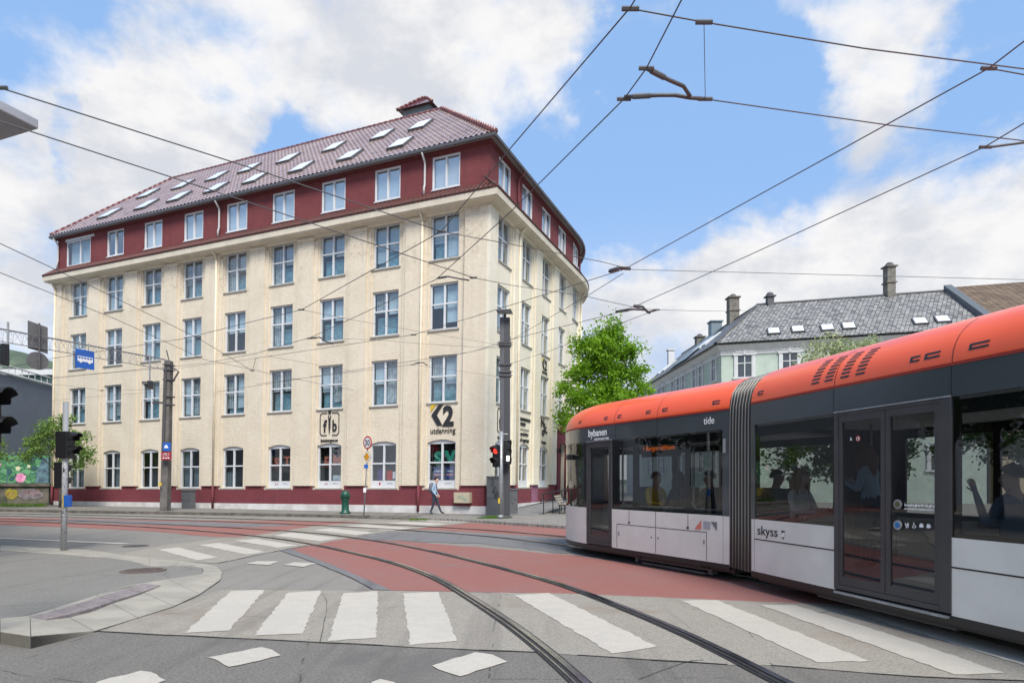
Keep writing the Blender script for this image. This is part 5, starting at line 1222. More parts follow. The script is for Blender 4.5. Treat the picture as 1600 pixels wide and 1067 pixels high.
# roof windows of the green house
su = (up3(rc,ZR)-up3(isect(ec, er, rc, nr),EH+.05)).normalized(); sn = er.cross(su).normalized(); 
def rwin(px, py, w=.9, h=1.0):
    o_ = Vector((0,0,HC)); d = Vector(((px-800)/1000,1,(HZ-py)/1000)); p0 = HB+up3(ec,EH+.05); t_ = (p0-o_).dot(sn)/d.dot(sn); c = o_+d*t_-HB
    M_ = Matrix(((er.x,su.x,sn.x,c.x),(er.y,su.y,sn.y,c.y),(er.z,su.z,sn.z,c.z),(0,0,0,1))); s_ = 1 if sn.z > 0 else -1
    mb = MB(); mb.box(-w/2,w/2,-h/2,h/2,min(0,.12*s_),max(0,.12*s_),M_); o = mb.build('skylight', M_GREY, gh); mb = MB(); mb.box(-w/2+.08,w/2-.08,-h/2+.08,h/2-.08,min(.12*s_,.14*s_),max(.12*s_,.14*s_),M_); mb.build('pane', G_SKY, o)
for p in ((1209,518.5),(1246.5,515.5),(1292.5,513),(1326,510.5),(1437.5,503),(1472.5,500)): rwin(*p)
su1 = (up3(rc,ZR)-up3(isect(ec, el, rc, nl),EH+.05)).normalized(); sn1 = su1.cross(el).normalized(); sn1 = sn1 if sn1.z > 0 else -sn1
for s in (1.8,3.2,4.8,14.5,16.5):
    c = up3(isect(ec, el, rc, nl),EH+.05)*.5+up3(rc,ZR)*.5+el*(s+2); M_ = Matrix(((el.x,su1.x,sn1.x,c.x),(el.y,su1.y,sn1.y,c.y),(el.z,su1.z,sn1.z,c.z),(0,0,0,1)))
    o = MB().box(-.45,.45,-.9,.9,0,.1,M_).build('skylight', M_HW, gh); MB().box(-.38,.38,-.8,.8,.1,.12,M_).build('pane', G_SKY, o)
# brown tiled house next door
bh0 = HB+er*(LR+.5)
bh = empty('brown_roof_house', bh0, 'house with brown tiled roof joining the slate roofed house at its firewall', 'house')
XL = rc.dot(er)-3.7; Rr = rc-er*rc.dot(er); Rb = up3(nr*4.6+er*(-.3),ZR+.25)
mb = MB(); mb.poly([-nr*.5+Vector((0,0,EH+.3)), er*12-nr*.5+Vector((0,0,EH+.3)), er*12+Rb, Rb+er*XL]).poly([er*12+Rb, Rb+er*XL, nr*9.5+Vector((0,0,EH)), er*12+nr*9.5+Vector((0,0,EH))])
mb.build('roof', M_BROWN, bh); MB().prism([Vector((0,0,0)), er*12, er*12+nr*9, nr*9], (0,0,EH+.3)).build('wall', mat('ochre_render', (.45,.37,.25), .85, var=.15), bh)
gh_, gh = gh, bh; HB_ = HB
_HP = HP
def HP(side, s, o_, z): return er*s-nr*o_+Vector((0,0,z))
for s in (1.8,4.8,7.8,10.6):
    for z in (9.2,5.8,2.4): hwin(0, s, z, z+1.6, 1.05, bh)
HP = _HP; gh = gh_
# small gabled house far down the street
fb = HB+el*LL+nl*.2; fh = empty('far_house', fb, 'far narrow house with reddish brown roof and small chimney behind the tree', 'house')
mb = MB(); p = [Vector((0,0,0)), el*9, el*9+nl*9, nl*9]; mb.prism(p, (0,0,EH-.5)).build('wall', mat('white_boarding', (.6,.6,.58), .8, var=.1), fh)
mb = MB(); mb.poly([-nl*.4+Vector((0,0,EH-.4)), el*9-nl*.4+Vector((0,0,EH-.4)), el*9+nl*4.5+Vector((0,0,ZR-.3)), nl*4.5+Vector((0,0,ZR-.3))]); mb.build('roof', mat('red_brown_roof', (.16,.10,.085), .7, var=.3, vscale=3), fh)
MB().box(3.5,4.2,3.2,3.9,ZR-1,ZR+1.2).box(3.4,4.3,3.1,4.0,ZR+1.2,ZR+1.35).build('chimney', M_HW, fh)

# ================= left side: grey hall, green roof, mural wall =================
gb = empty('grey_hall', (-33,43,0), 'blue grey clad hall with white roof rail at the left edge', 'building')
gm = mat('blue_grey_cladding', (.20,.225,.265), .7, var=.1, vscale=.6)
A, B = Vector((-32.3,40.6,0)), Vector((-33.3,47.5,0)); A -= Vector((-33,43,0)); B -= Vector((-33,43,0))
ex = (A-B).normalized(); A2 = A+ex*14
MB().prism([B, A2, A2+Vector((-25,0,0)), B+Vector((-25,0,0))], (0,0,8.4)).build('wall', gm, gb)
mb = MB(); mb.tube([B+Vector((.05,0,9.0)), A2+Vector((.05,0,9.0))], .05, 6).tube([B+Vector((.05,0,8.5)), A2+Vector((.05,0,8.5))], .09, 6)
for i in range(30): p = B.lerp(A2, i/29); mb.tube([p+Vector((.05,0,8.4)), p+Vector((.05,0,9.0))], .03, 4)
mb.build('roof_rail', M_HW, gb)
gr_ = empty('green_roof_building', (-52,70,0), 'low green sided building with pale roof edge behind the grey hall', 'building')
MB().box(-40,22,0,14,0,13.2).build('wall', mat('green_panel', (.06,.12,.10), .7), gr_); MB().box(-40.3,22.3,-.4,14,13.2,13.8).build('roof_edge', M_HW, gr_); mb = MB()
for i in range(14): mb.box(-38+i*4.3,-35.5+i*4.3,-.05,.02,11.2,12.6)
mb.build('window_band', M_PANE2, gr_)
# mural wall
def mural():
    m = bpy.data.materials.new('mural_paint'); m.use_nodes = True; q = NT(m.node_tree); b = q.N['Principled BSDF']
    co = q.n('ShaderNodeTexCoord').outputs['Object']
    wob = q.n('ShaderNodeTexNoise', {0: co, 'Scale': 1.2, 'Detail': 2.0}).outputs[1]; wc = q.mix(.6, co, wob, 'ADD')
    vo = q.n('ShaderNodeTexVoronoi', {0: q.n('ShaderNodeMapping', {0: wc, 'Scale': (2.4,2.4,4.6)}).outputs[0], 'Scale': 1.0}, feature='DISTANCE_TO_EDGE').outputs[0]
    vc = q.n('ShaderNodeTexVoronoi', {0: q.n('ShaderNodeMapping', {0: wc, 'Scale': (2.4,2.4,4.6)}).outputs[0], 'Scale': 1.0}).outputs
    s_ = q.n('ShaderNodeSeparateColor', {0: vc[1]}).outputs
    c = q.mix(s_[0], (.03,.16,.07), (.14,.36,.17)); c = q.mix(q.ramp(s_[1], .7, .8), c, (.03,.10,.11)); c = q.mix(q.ramp(vo, .0, .08, 1, 0), c, (.01,.05,.03)); c = q.mix(q.ramp(vc[0], .0, .25, .6, 0), c, (.3,.5,.28))
    q.L.new(c, b.inputs[0]); b.inputs['Roughness'].default_value = .8; return m
mw0 = Q(-260,790,38.2); mw1 = Q(76,790,40.6); mo = Vector((mw1.x, mw1.y, 0)); d_ = (Vector((mw0.x,mw0.y,0))-mo); nn_ = Vector((-d_.y, d_.x, 0)).normalized()
if nn_.y > 0: nn_ = -nn_
mu = empty('mural_wall', mo, 'board wall painted with green leaves and pink flowers', 'mural wall')
def muP(s, o_, z): return d_.normalized()*s+nn_*o_+Vector((0,0,z))
MB().hexa([muP(0,0,1.5),muP(13,0,1.5),muP(13,-.15,1.5),muP(0,-.15,1.5)],[muP(0,0,3.25),muP(13,0,3.25),muP(13,-.15,3.25),muP(0,-.15,3.25)]).build('panel', mural(), mu)
M_PETAL = mat('pink_paint', (.55,.16,.33), .8, col2=(.75,.36,.52), vscale=4); M_MDARK = mat('blue_dark_paint', (.04,.07,.10), .8, col2=(.12,.22,.26), vscale=3); M_CREAMP = mat('cream_paint', (.6,.6,.4), .8)
def petal(cs, cz, r, m, seed):
    rr = random.Random(seed); mb = MB()
    for k in range(7):
        a = k*math.pi*2/7; c2 = (cs+math.cos(a)*r*.4, cz+math.sin(a)*r*.45); pts = [muP(c2[0]+math.cos(t_*.6283)*r*.6*rr.uniform(.85,1.1), .006+.002*k, c2[1]+math.sin(t_*.6283)*r*.6*rr.uniform(.85,1.1)) for t_ in range(10)]; mb.poly(pts)
    mb.build('painted_flower', m, mu, norm=False)
petal(3.05,2.75,.42,M_PETAL,1); petal(1.55,1.82,.30,M_PETAL,2); petal(1.7,2.42,.14,M_CREAMP,3); petal(1.1,2.55,.10,M_CREAMP,4); petal(5.2,2.4,.45,M_PETAL,5)
mb = MB(); mb.poly([muP(.0,.005,1.52),muP(.75,.005,1.52),muP(.65,.005,2.3),muP(.35,.005,3.0),muP(0,.005,3.1)]); mb.poly([muP(2.28,.006,1.5),muP(2.36,.006,1.5),muP(2.3,.006,2.7)]); mb.build('painted_dark_leaves', M_MDARK, mu, norm=False)  # dark blue leaf shapes of the mural
# graffiti covered concrete wall in front of it
cw = empty('concrete_wall', mo, 'low rough concrete wall covered in faded graffiti below the mural', 'wall')
M_OLDC = mat('mossy_concrete', (.15,.135,.11), .9, col2=(.06,.065,.045), vscale=1.8, bump=.6, bscale=9)
MB().hexa([muP(-.1,.25,-.1),muP(13,.25,-.1),muP(13,-.2,-.1),muP(-.1,-.2,-.1)],[muP(-.1,.22,1.3),muP(13,.22,1.3),muP(13,-.2,1.3),muP(-.1,-.2,1.3)]).build('wall', M_OLDC, cw)
MB().hexa([muP(-.2,.35,1.3),muP(13,.35,1.3),muP(13,-.25,1.3),muP(-.2,-.25,1.3)],[muP(-.2,.35,1.48),muP(13,.35,1.48),muP(13,-.25,1.48),muP(-.2,-.25,1.48)]).build('coping', M_OLDC, cw)
def gpatch(cs, cz, rx_, rz_, m, sd): 
    rr = random.Random(sd); MB().poly([muP(cs+math.cos(t_*.45)*rx_*rr.uniform(.8,1.1), .262, cz+math.sin(t_*.45)*rz_*rr.uniform(.8,1.1)) for t_ in range(14)]).build('graffiti', m, cw, norm=False)
gpatch(1.95,.82,.38,.36,mat('graffiti_yellow',(.35,.30,.03),.8,var=.4,vscale=6),1); gpatch(.9,.8,.7,.38,mat('graffiti_grey',(.22,.20,.21),.8,col2=(.12,.10,.11),vscale=5),2); gpatch(3.3,.8,.4,.4,bpy.data.materials['graffiti_yellow'],3)
mb = MB(); gs = lambda L: [muP(a, .275, b) for a, b in L]
for L in ([(.35,.95),(.5,1.1),(.65,.95),(.55,.75),(.4,.85)],[(.75,.7),(.9,1.05),(1.0,.75),(1.15,1.05)],[(1.75,.65),(2.0,.95),(2.15,.8),(1.95,.6)]): mb.tube(gs(L), .018, 4)
mb.build('graffiti_line', mat('graffiti_pink',(.4,.16,.18),.8), cw)
# building with a flat canopy roof, just outside the left edge of the view
nb = empty('canopy_building', (-10.4,11,0), 'pale flat roofed building whose projecting grey roof slab enters at the upper left', 'building')
mb = MB(); p0 = Vector((-8.38,11.33,0)); 
dA = (Vector((-8.62,10.65,0))-p0).normalized(); dB = (Vector((-9.45,11.75,0))-p0).normalized()
q = [p0, p0+dA*9, p0+dA*9+dB*12, p0+dB*12]; q = [v_-Vector((-10.4,11,0)) for v_ in q]
MB().prism([v_+Vector((0,0,7.83)) for v_ in q], (0,0,.17)).build('canopy_roof', mat('canopy_grey', (.36,.37,.40), .7, var=.15, vscale=1.5), nb, bevel=.02)
qi = [(q[0]+(q[2]-q[0])*k) for k in (.13,)][0]; cc = (q[0]+q[2])/2; q3 = [cc+(v_-cc)*.86 for v_ in q]; MB().prism([v_+Vector((0,0,7.66)) for v_ in q3], (0,0,.17)).build('soffit', mat('soffit_grey', (.16,.16,.18), .8), nb)
q4 = [cc+(v_-cc)*.70 for v_ in q]; MB().prism(q4, (0,0,7.66)).build('wall', mat('pale_render', (.40,.38,.35), .85, var=.15), nb)

# ================= trees =================
def tree(name, label, cat, base, trunk_h, tr, blobs, nleaf, lsz, lm, seed=1, limbs=7, group=None, lean=(0,0)):
    """blobs: (centre, radii) leaf masses; leaves sit in clumps round twig ends"""
    rr = random.Random(seed); t_ = empty(name, base, label, cat, group=group)
    tm_ = MB(); top = Vector((lean[0],lean[1],trunk_h)); cz = sum((b[0][2] for b in blobs))/len(blobs)
    tm_.tube([(0,0,-.1),(lean[0]*.3,lean[1]*.3,trunk_h*.4),top,(top.x,top.y,cz)], [tr*1.25,tr,tr*.8,tr*.35], 10)
    for i in range(limbs*2):
        b = blobs[i % len(blobs)]; e = Vector(b[0])+Vector([rr.gauss(0,.4)*r for r in b[1]]); s_ = top+Vector((0,0,rr.uniform(-.1,.5)*(cz-trunk_h))); mid = s_.lerp(e, .5)+Vector((rr.gauss(0,.12),rr.gauss(0,.12),.15))
        tm_.tube([s_, mid, e], [tr*.4,tr*.22,tr*.06], 5)
    tm_.build('trunk', M_BARK, t_, smooth=True)
    CN = 38 if lsz > .25 else 56; lf = MB(); vol = [b[1][0]*b[1][1]*b[1][2] for b in blobs]; tot = sum(vol)
    cl = []
    for b, v_ in zip(blobs, vol):
        for _ in range(max(3, int(nleaf/CN*v_/tot))):
            d = Vector((rr.gauss(0,1),rr.gauss(0,1),rr.gauss(0,1))).normalized()*(rr.random()**.4)*rr.uniform(.75,1.18); cl.append(Vector(b[0])+Vector((d.x*b[1][0],d.y*b[1][1],d.z*b[1][2])))
    for c in cl:
        cr = rr.uniform(.45,1.2)*lsz*3.0
        for _ in range(CN):
            p = c+Vector((rr.gauss(0,cr*.5),rr.gauss(0,cr*.5),rr.gauss(0,cr*.38))); n = Vector((rr.gauss(0,.6),rr.gauss(0,.6),rr.gauss(.6,.5))).normalized(); a = n.orthogonal().normalized(); a = (Matrix.Rotation(rr.uniform(0,6.28),3,n) @ a); b2 = n.cross(a); s_ = lsz*rr.uniform(.6,1.2)
            lf.poly([p-a*s_*.5, p+b2*s_*.34-a*s_*.05, p+a*s_*.55-n*s_*.12, p-b2*s_*.34-a*s_*.05])
    lf.build('crown', lm, t_, norm=False); return t_
b0 = Vector((4.95,34,.1))
tree('lime_tree', 'bright green leafy tree between the cream building and the tram', 'tree', b0, 3.4, .16,
 [((-.1,0,8.4),(1.2,1.2,1.2)),((.35,0,9.4),(.7,.8,.75)),((1.15,0,8.5),(.75,.8,.7)),((-1.05,0,8.6),(.7,.8,.7)),((1.45,.1,7.4),(.75,.9,.6)),((.2,.2,7.2),(1.1,1.1,.9)),((-1.2,0,7.2),(.85,1.0,.7)),((-2.0,0,6.3),(.6,.8,.55)),((-1.0,-.2,5.8),(1.1,1.1,.7)),((.5,-.2,5.9),(1.3,1.2,.75)),((1.8,0,6.3),(.6,.8,.6)),((1.5,0,5.1),(.9,1,.7)),((-1.7,0,4.9),(.8,.9,.6)),((-.1,0,4.7),(1.0,1.0,.7))], 25000, .17, L_BRIGHT, 3)
b1_ = P(94,792.5,.12)
tree('small_tree', 'small airy street tree in front of the left end of the cream building', 'tree', b1_, 1.7, .07,
 [((-.9,0,3.6),(1.3,1.0,1.0)),((.5,0,3.9),(1.4,1.0,.9)),((-.2,0,4.6),(1.3,.9,.7)),((1.4,0,3.1),(.9,.7,.7)),((-1.7,0,2.9),(.7,.6,.6)),((.6,0,2.4),(.9,.7,.5))], 7500, .13, L_MID, 5)
tree('young_tree', 'sparse young tree cut off by the left edge beside the mural', 'tree', Q(-22,790,34), 1.8, .06, [((0,0,3.0),(.9,.8,1.0)),((.6,0,2.7),(.7,.6,.8))], 1500, .13, L_MID, 6)
b2_ = Vector((10.3,20,.0))
tree('flowering_tree', 'flowering tree with pale blossom clusters rising behind the tram roof', 'tree', b2_, 2.6, .14,
 [((0,0,5.2),(1.2,1.2,1.0)),((.9,.2,5.4),(.8,.8,.75)),((-.9,0,4.9),(.8,.9,.7)),((.3,.3,5.7),(.6,.6,.55)),((1.5,0,5.0),(.5,.6,.6))], 8000, .11, L_PALE, 8)
# trees down the street and on the square that only the tram windows show
for i, (x, y, h_) in enumerate(((-19,17,1.0),(-27,23,1.15),(-13,7,1.0),(12.5,24.5,.62),(19,23,.7))):
    lb = ['dark leafy tree outside the left edge mirrored in the tram windows, nearest the road', 'tall dark tree outside the left edge mirrored in the tram windows, farther up the road', 'dark tree beside the canopy building outside the left edge', 'dark tree on the square seen through the tram windows', 'farther dark tree on the square behind the tram'][i]
    tree('street_tree', lb, 'tree', (x,y,0), 2.8*h_, .2, [((0,0,6.2*h_),(2.8,2.8,2.2)),((1.2,0,5.2*h_),(2,2,1.6)),((-1.3,.4,5.0*h_),(2,2,1.6))], 5200 if i < 3 else 11000, .30 if i < 3 else .17, L_DARK, 20+i)
# building beyond the left edge, mirrored in the tram windows
mb_ = empty('street_block', (-46,24,0), 'pale block of flats outside the left edge mirrored in the tram windows', 'building')
MB().box(-8,0,-12,8,0,13).build('wall', mat('block_render', (.45,.43,.40), .85, var=.1), mb_)
for f_ in range(4):
    for k in range(6): w_ = MB().box(0,.04,-10.6+k*3,-9.2+k*3,1.2+f_*3.1,2.9+f_*3.1).build('window', M_PANE2, mb_)

# ================= street furniture =================
def flatdisc(name, c, r, m, parent, ydir, th=.01, n=24):     # disc facing the direction ydir
    u = Vector((-ydir.y, ydir.x, 0)).normalized(); return MB().disc(c, u, (0,0,1), r, n, th).build(name, m, parent)
# concrete / steel catenary pole on the left
pb = P(258.5,797.8,.12); cp = empty('catenary_pole', pb, 'weathered brown grey catenary pole with clamps and small signs at the kerb', 'pole')
MB().box(-.3,.3,-.3,.3,0,.02).hexa([(-.19,-.19,0),(.17,-.19,0),(.17,.19,0),(-.19,.19,0)],[(.02,-.15,7.55),(.32,-.15,7.55),(.32,.15,7.55),(.02,.15,7.55)]).build('shaft', mat('pole_concrete', (.155,.145,.135), .85, col2=(.10,.09,.085), vscale=2.5, bump=.3), cp)
MB().hexa([(-.08,-.24,3.0),(.06,-.24,3.0),(.06,-.17,3.0),(-.08,-.17,3.0)],[(.03,-.22,7.2),(.17,-.22,7.2),(.17,-.15,7.2),(.03,-.15,7.2)]).build('cable_duct', mat('duct_dark', (.075,.07,.07), .7), cp)
mb = MB()
for z in (5.35,5.75,6.6,7.1,7.35): mb.box(-.03,.38,-.22,.22,z-.03,z+.03)
mb.tube([(.36,0,7.25),(.72,-.1,7.0),(.36,0,6.5)], .045, 5).tube([(.2,0,7.5),(.05,0,8.1)], .03, 5).tube([(-.1,0,5.45),(-.6,-.1,5.45)], .05, 5)
mb.build('clamps', M_GREY, cp)
M_BSIGN = mat('blue_sign', (.015,.10,.42), .45); M_RSIGN = mat('red_brown_sign', (.30,.02,.03), .5); M_SW = mat('sign_white', (.72,.72,.72), .45)
o = MB().box(.12,.5,-.46,-.43,3.0,3.42).build('route_sign', M_BSIGN, cp); MB().poly([(.18,-.465,3.14),(.40,-.465,3.14),(.36,-.465,3.24),(.30,-.465,3.32),(.22,-.465,3.26)]).build('sign_symbol', M_SW, o, norm=False)
o = MB().box(.04,.54,-.47,-.44,2.55,2.95).build('cycle_sign', M_RSIGN, cp); mb = MB()
for cx in (.19,.37): mb.tube([(cx+.065*math.cos(a*.524),-.48,2.81+.065*math.sin(a*.524)) for a in range(13)], .008, 4)
mb.tube([(.19,-.48,2.81),(.25,-.48,2.89),(.34,-.48,2.89),(.28,-.48,2.81),(.25,-.48,2.89)], .008, 4).box(.12,.2,-.475,-.47,2.62,2.68).box(.25,.32,-.475,-.47,2.62,2.68).box(.36,.45,-.475,-.47,2.62,2.68); mb.build('sign_symbol', M_SW, o)
MB().box(-.12,.02,-.40,-.38,1.28,1.42).build('sticker', M_YEL, cp)
# steel catenary pole by the crossing
sb = P(789,807.8,.12); Zs = sb.y; sp_ = empty('catenary_pole', sb, 'straight dark grey square steel pole with lamp head beside the street cabinet', 'pole')
SH = 1.6+(752-497)/1000*Zs-.12
MB().box(-.21,.21,-.16,.16,0,SH).box(-.3,.3,-.25,.25,0,.05).build('shaft', mat('pole_grey', (.10,.10,.108), .5, var=.15, vscale=2), sp_, bevel=.02); MB().box(-.03,.215,-.17,-.159,.1,SH-.1).build('shaft_web', mat('pole_web', (.05,.05,.055), .6), sp_)
mb = MB()
for z in (SH-1.05,SH-1.15,SH-1.95,SH-2.25,SH-2.4): mb.box(-.26,.26,-.21,.21,z-.035,z+.035).tube([(-.32,-.2,z),(.32,-.2,z)], .02, 5)
mb.build('clamps', M_GREY, sp_); o = MB().hexa([(-.30,-.5,SH+.08),(.30,-.5,SH+.08),(.34,.25,SH+.22),(-.26,.25,SH+.22)],[(-.36,-.55,SH+.18),(.24,-.55,SH+.24),(.30,.25,SH+.32),(-.30,.25,SH+.36)]).build('lamp_head', M_GREY, sp_); MB().box(-.05,.05,-.05,.05,SH,SH+.15).build('bracket', M_GREY, o)
# traffic signals
M_LENSD = mat('dark_lens', (.02,.018,.018), .25, spec=.8); M_LRED = mat('red_lamp', (.6,.02,.02), .4, emit=(1,.05,.03), est=.9); M_LWHITE = mat('white_lamp', (.9,.9,.88), .4, emit=(1,.97,.9), est=1.6)
def signal(parent, c, rz, n, w, h, vis=True, lit=None, name='signal_head', d=.2):
    """n lamps one above the other, facing local -y"""
    M_ = Matrix.Translation(c) @ Matrix.Rotation(rz, 4, 'Z'); f_ = lambda v: M_ @ v
    b = MB().box(-w/2,w/2,0,d,-h*n/2,h*n/2); hd_ = b.build(name, M_BLACK, parent, fn=f_, bevel=.012)
    for i in range(n):
        z = h*(n/2-.5-i); m_ = (lit or {}).get(i, M_LENSD)
        MB().disc((0,-.004,z),(1,0,0),(0,0,1),w*.36,16).build('lens', m_, hd_, fn=f_, norm=False)
        if vis:
            mb = MB(); k = 14; L_ = w*.7; r_ = w*.48
            for j in range(k+1):
                a = -.35+j*(math.pi+.7)/k
                for y, rr_ in ((0,r_),(-L_*(1 if .2 < j/k < .8 else .55),r_*.96),(-L_*(1 if .2 < j/k < .8 else .55),r_*.9),(0,r_*.93)): mb.v.append((math.cos(a)*rr_, y, z+math.sin(a)*rr_))
            for j in range(k):
                for q_ in range(4): mb.f.append([j*4+q_, j*4+(q_+1) % 4, (j+1)*4+(q_+1) % 4, (j+1)*4+q_]); mb.mi.append(0)
            mb.build('visor', M_BLACK, hd_, fn=f_)
    return hd_
# near left post
pb = P(99.5,860,.04); Zp_ = pb.y; tp_ = empty('traffic_light', pb, 'worn sticker covered traffic light post on the near pavement', 'traffic light')
H_ = 1.6+(752-628)/1000*Zp_-.04
def stickered(name, base):
    m = bpy.data.materials.new(name); m.use_nodes = True; q = NT(m.node_tree); b = q.N['Principled BSDF']; co = q.n('ShaderNodeTexCoord').outputs['Object']
    n_ = q.n('ShaderNodeTexNoise', {0: co, 'Scale': 14.0, 'Detail': 4.0, 'Roughness': .7}).outputs[0]; sp = q.n('ShaderNodeSeparateXYZ', {0: co}).outputs
    gate = q.m('MULTIPLY', q.ramp(sp[2], .3, .6), q.ramp(sp[2], 1.9, 2.2, 1, 0)); c = q.mix(q.m('MULTIPLY', q.ramp(n_, .57, .6), gate), base, (.05,.045,.05)); c = q.mix(q.m('MULTIPLY', q.ramp(n_, .40, .42, 1, 0), gate), c, (.6,.6,.6))
    q.L.new(c, b.inputs[0]); b.inputs['Roughness'].default_value = .6; return m
MB().tube([(0,0,0),(.05,0,H_)], [.062,.056], 14).build('post', stickered('stickered_post', (.40,.40,.40)), tp_, smooth=True)
signal(tp_, Vector((.155,.02,1.6+(752-695)/1000*Zp_-.04)), R(90), 2, .28, .30, name='signal_head', d=.26); signal(tp_, Vector((-.08,.12,1.6+(752-745)/1000*Zp_+.0)), R(180), 2, .24, .29, vis=True, d=.16)
o = MB().box(.05,.17,-.08,.04,.99,1.25).build('push_button', M_BSIGN, tp_, bevel=.01); MB().box(.03,.05,-.08,.035,.98,1.26).build('button_front', M_YEL, o)
# big signal at the left frame edge, its post outside the frame
eb = Vector((-5.05,6.0,0)); ep = empty('traffic_light', eb, 'black two lamp signal close by, half cut off by the left edge', 'traffic light')
MB().tube([(0,0,0),(0,0,3.2)], .05, 12).build('post', M_GALV, ep, smooth=True)
signal(ep, Vector((.155,.02,1.6+(752-646)/1000*6.0)), R(90), 2, .25, .275, d=.24)
# signals by the steel pole
qb = P(782,809,.12); Zq = qb.y; qp = empty('traffic_light', qb, 'slim pale post with red pedestrian signal in front of the steel pole', 'traffic light'); Hq = 1.6+(752-674)/1000*Zq-.12
MB().tube([(0,0,0),(.03,0,Hq)], .085, 14).lathe([(.13,0),(.11,.12)], (0,0,0), 14).build('post', M_GALV, qp, smooth=True)
zq = lambda y: 1.6+(752-y)/1000*Zq-.12
signal(qp, Vector((-.19,-.02,zq(712.5))), R(-38), 2, .36, .44, lit={0: M_LRED}, d=.2); hd_ = signal(qp, Vector((.30,.0,zq(706))), R(12), 3, .30, .33, d=.22)
MB().box(.24,.36,-.035,-.02,zq(720),zq(712)).build('white_bar_lamp', M_LWHITE, hd_); MB().tube([(.0,0,Hq-.1),(.3,.05,Hq-.1)], .02, 6).build('bracket', M_GALV, qp); MB().box(-.09,-.02,-.12,-.09,zq(786),zq(778)).build('push_button', M_YEL, qp)
# speed limit sign post
zb = P(568.5,804.5,.12); Zz = zb.y; ss_ = empty('sign_post', zb, 'thin leaning post with round 30 speed limit sign above a yellow priority diamond', 'traffic sign'); zs_ = lambda y: 1.6+(752-y)/1000*Zz-.12
MB().tube([(0,0,0),(.19,0,zs_(686))], .028, 8).build('post', M_GALV, ss_, smooth=True)
sx_ = .19; yd = Vector((-.62,-.78,0)); yu = Vector((.78,-.62,0))
c0 = Vector((.18,-.05,zs_(691.5))); o = flatdisc('speed_sign', c0, .29, mat('sign_red', (.45,.02,.03), .45), ss_, yd, .015); flatdisc('sign_face', c0+yd.normalized()*.014, .225, M_SW, o, yd, .006)
text('30', .36, M_INK, o, lambda v: c0+yu*v.x+yd.normalized()*(.026+v.z)+Vector((0,0,v.y-.125)), 'sign_digits', th=.004, bold=.004)
c1 = Vector((.15,-.05,zs_(713.5))); dia = lambda r, y: [c1+yu*(r*a)-yd.normalized()*y+Vector((0,0,r*b)) for a, b in ((1,0),(0,1),(-1,0),(0,-1))]
o = MB().prism(dia(.31,0),yd*.012).build('priority_sign', M_INK, ss_); MB().prism(dia(.295,-.012),yd*.005).build('sign_face', M_SW, o); MB().prism(dia(.21,-.017),yd*.005).build('sign_centre', mat('sign_yellow', (.65,.30,.01), .45), o)
MB().box(.02,.2,-.07,-.05,zs_(731.5),zs_(725.5)).build('number_plate', M_BSIGN, ss_); MB().box(-.01,.11,-.06,-.03,1.0,1.2).build('sticker', M_SW, ss_)
# green cast iron post
hb = P(539.5,802.3,.12); gp = empty('utility_post', hb, 'stout green cast iron pump post with rounded cap on the far pavement', 'post'); M_GP = mat('green_paint', (.012,.085,.055), .4, var=.2, vscale=5)
MB().lathe([(.25,0),(.25,.06),(.19,.12),(.165,.18),(.16,.62),(.19,.66),(.19,.70)], (0,0,0), 20).build('body', M_GP, gp, smooth=True)
MB().lathe([(.20,.70),(.20,.90),(.16,1.0),(.09,1.06),(.03,1.08)], (0,0,0), 20).build('cap', M_GP, gp, smooth=True); MB().box(.1,.24,-.05,.05,.76,.86).box(-.24,-.1,-.05,.05,.76,.86).build('outlets', M_GP, gp, bevel=.02)
# cabinets
M_CAB = mat('cabinet_grey', (.12,.125,.13), .55, var=.15, vscale=3)
def cabinet(label, base, w, d, h, rz, ribs=False, split=None, graf=False):
    c = empty('street_cabinet', base, label, 'cabinet', rz); MB().box(-w/2,w/2,0,d,.0,h-.06).build('body', M_CAB, c, bevel=.01); MB().box(-w/2-.03,w/2+.03,-.03,d+.03,h-.06,h).build('lid', M_CAB, c, bevel=.01)
    mb = MB()
    if split: mb.box(-w/2+.01,w/2-.01,-.004,.0,split-.01,split+.01)
    mb.box(-w/2+.04,w/2-.04,-.004,0,h-.14,h-.13).box(w/2-.1,w/2-.07,-.012,0,h*.55,h*.62); mb.build('door_gap', M_TBLACK, c)
    if ribs: MB().box(-.04,.04,-.03,-.001,.5,h*.9).build('rib', M_CAB, c)
    if graf:
        mb = MB(); L = [[(-.15,1.45),(-.05,1.6),(-.02,1.4),(-.16,1.3)],[(-.08,1.3),(.1,1.2),(-.05,1.1),(.08,1.02)],[(-.12,1.05),(.02,.95),(.0,1.15)],[(.0,.85),(.15,1.0),(.22,.85),(.12,.72),(.02,.8),(.1,.9)],[(.06,.75),(.2,.95)],[(.14,1.1),(.12,.95)]]
        for l in L: mb.tube([(x,-.008,z) for x, z in l], .014, 4)
        mb.build('graffiti', M_INK, c)
cb = P(772,804.2,.12); cabinet('tall grey street cabinet with black graffiti scrawl at the building corner', cb, .66, .35, 1.72, R(-8), split=.72, graf=True)
cabinet('narrow grey cabinet right of the steel pole', P(801.5,803.5,.12)+Vector((0,.3,0)), .36, .3, 1.15, R(-8), ribs=True)
cabinet('low grey cabinet against the plinth behind the weathered pole', P(283.5,795.2,.12)+Vector((0,.5,0)), .70, .3, 1.02, ROT, split=.45)
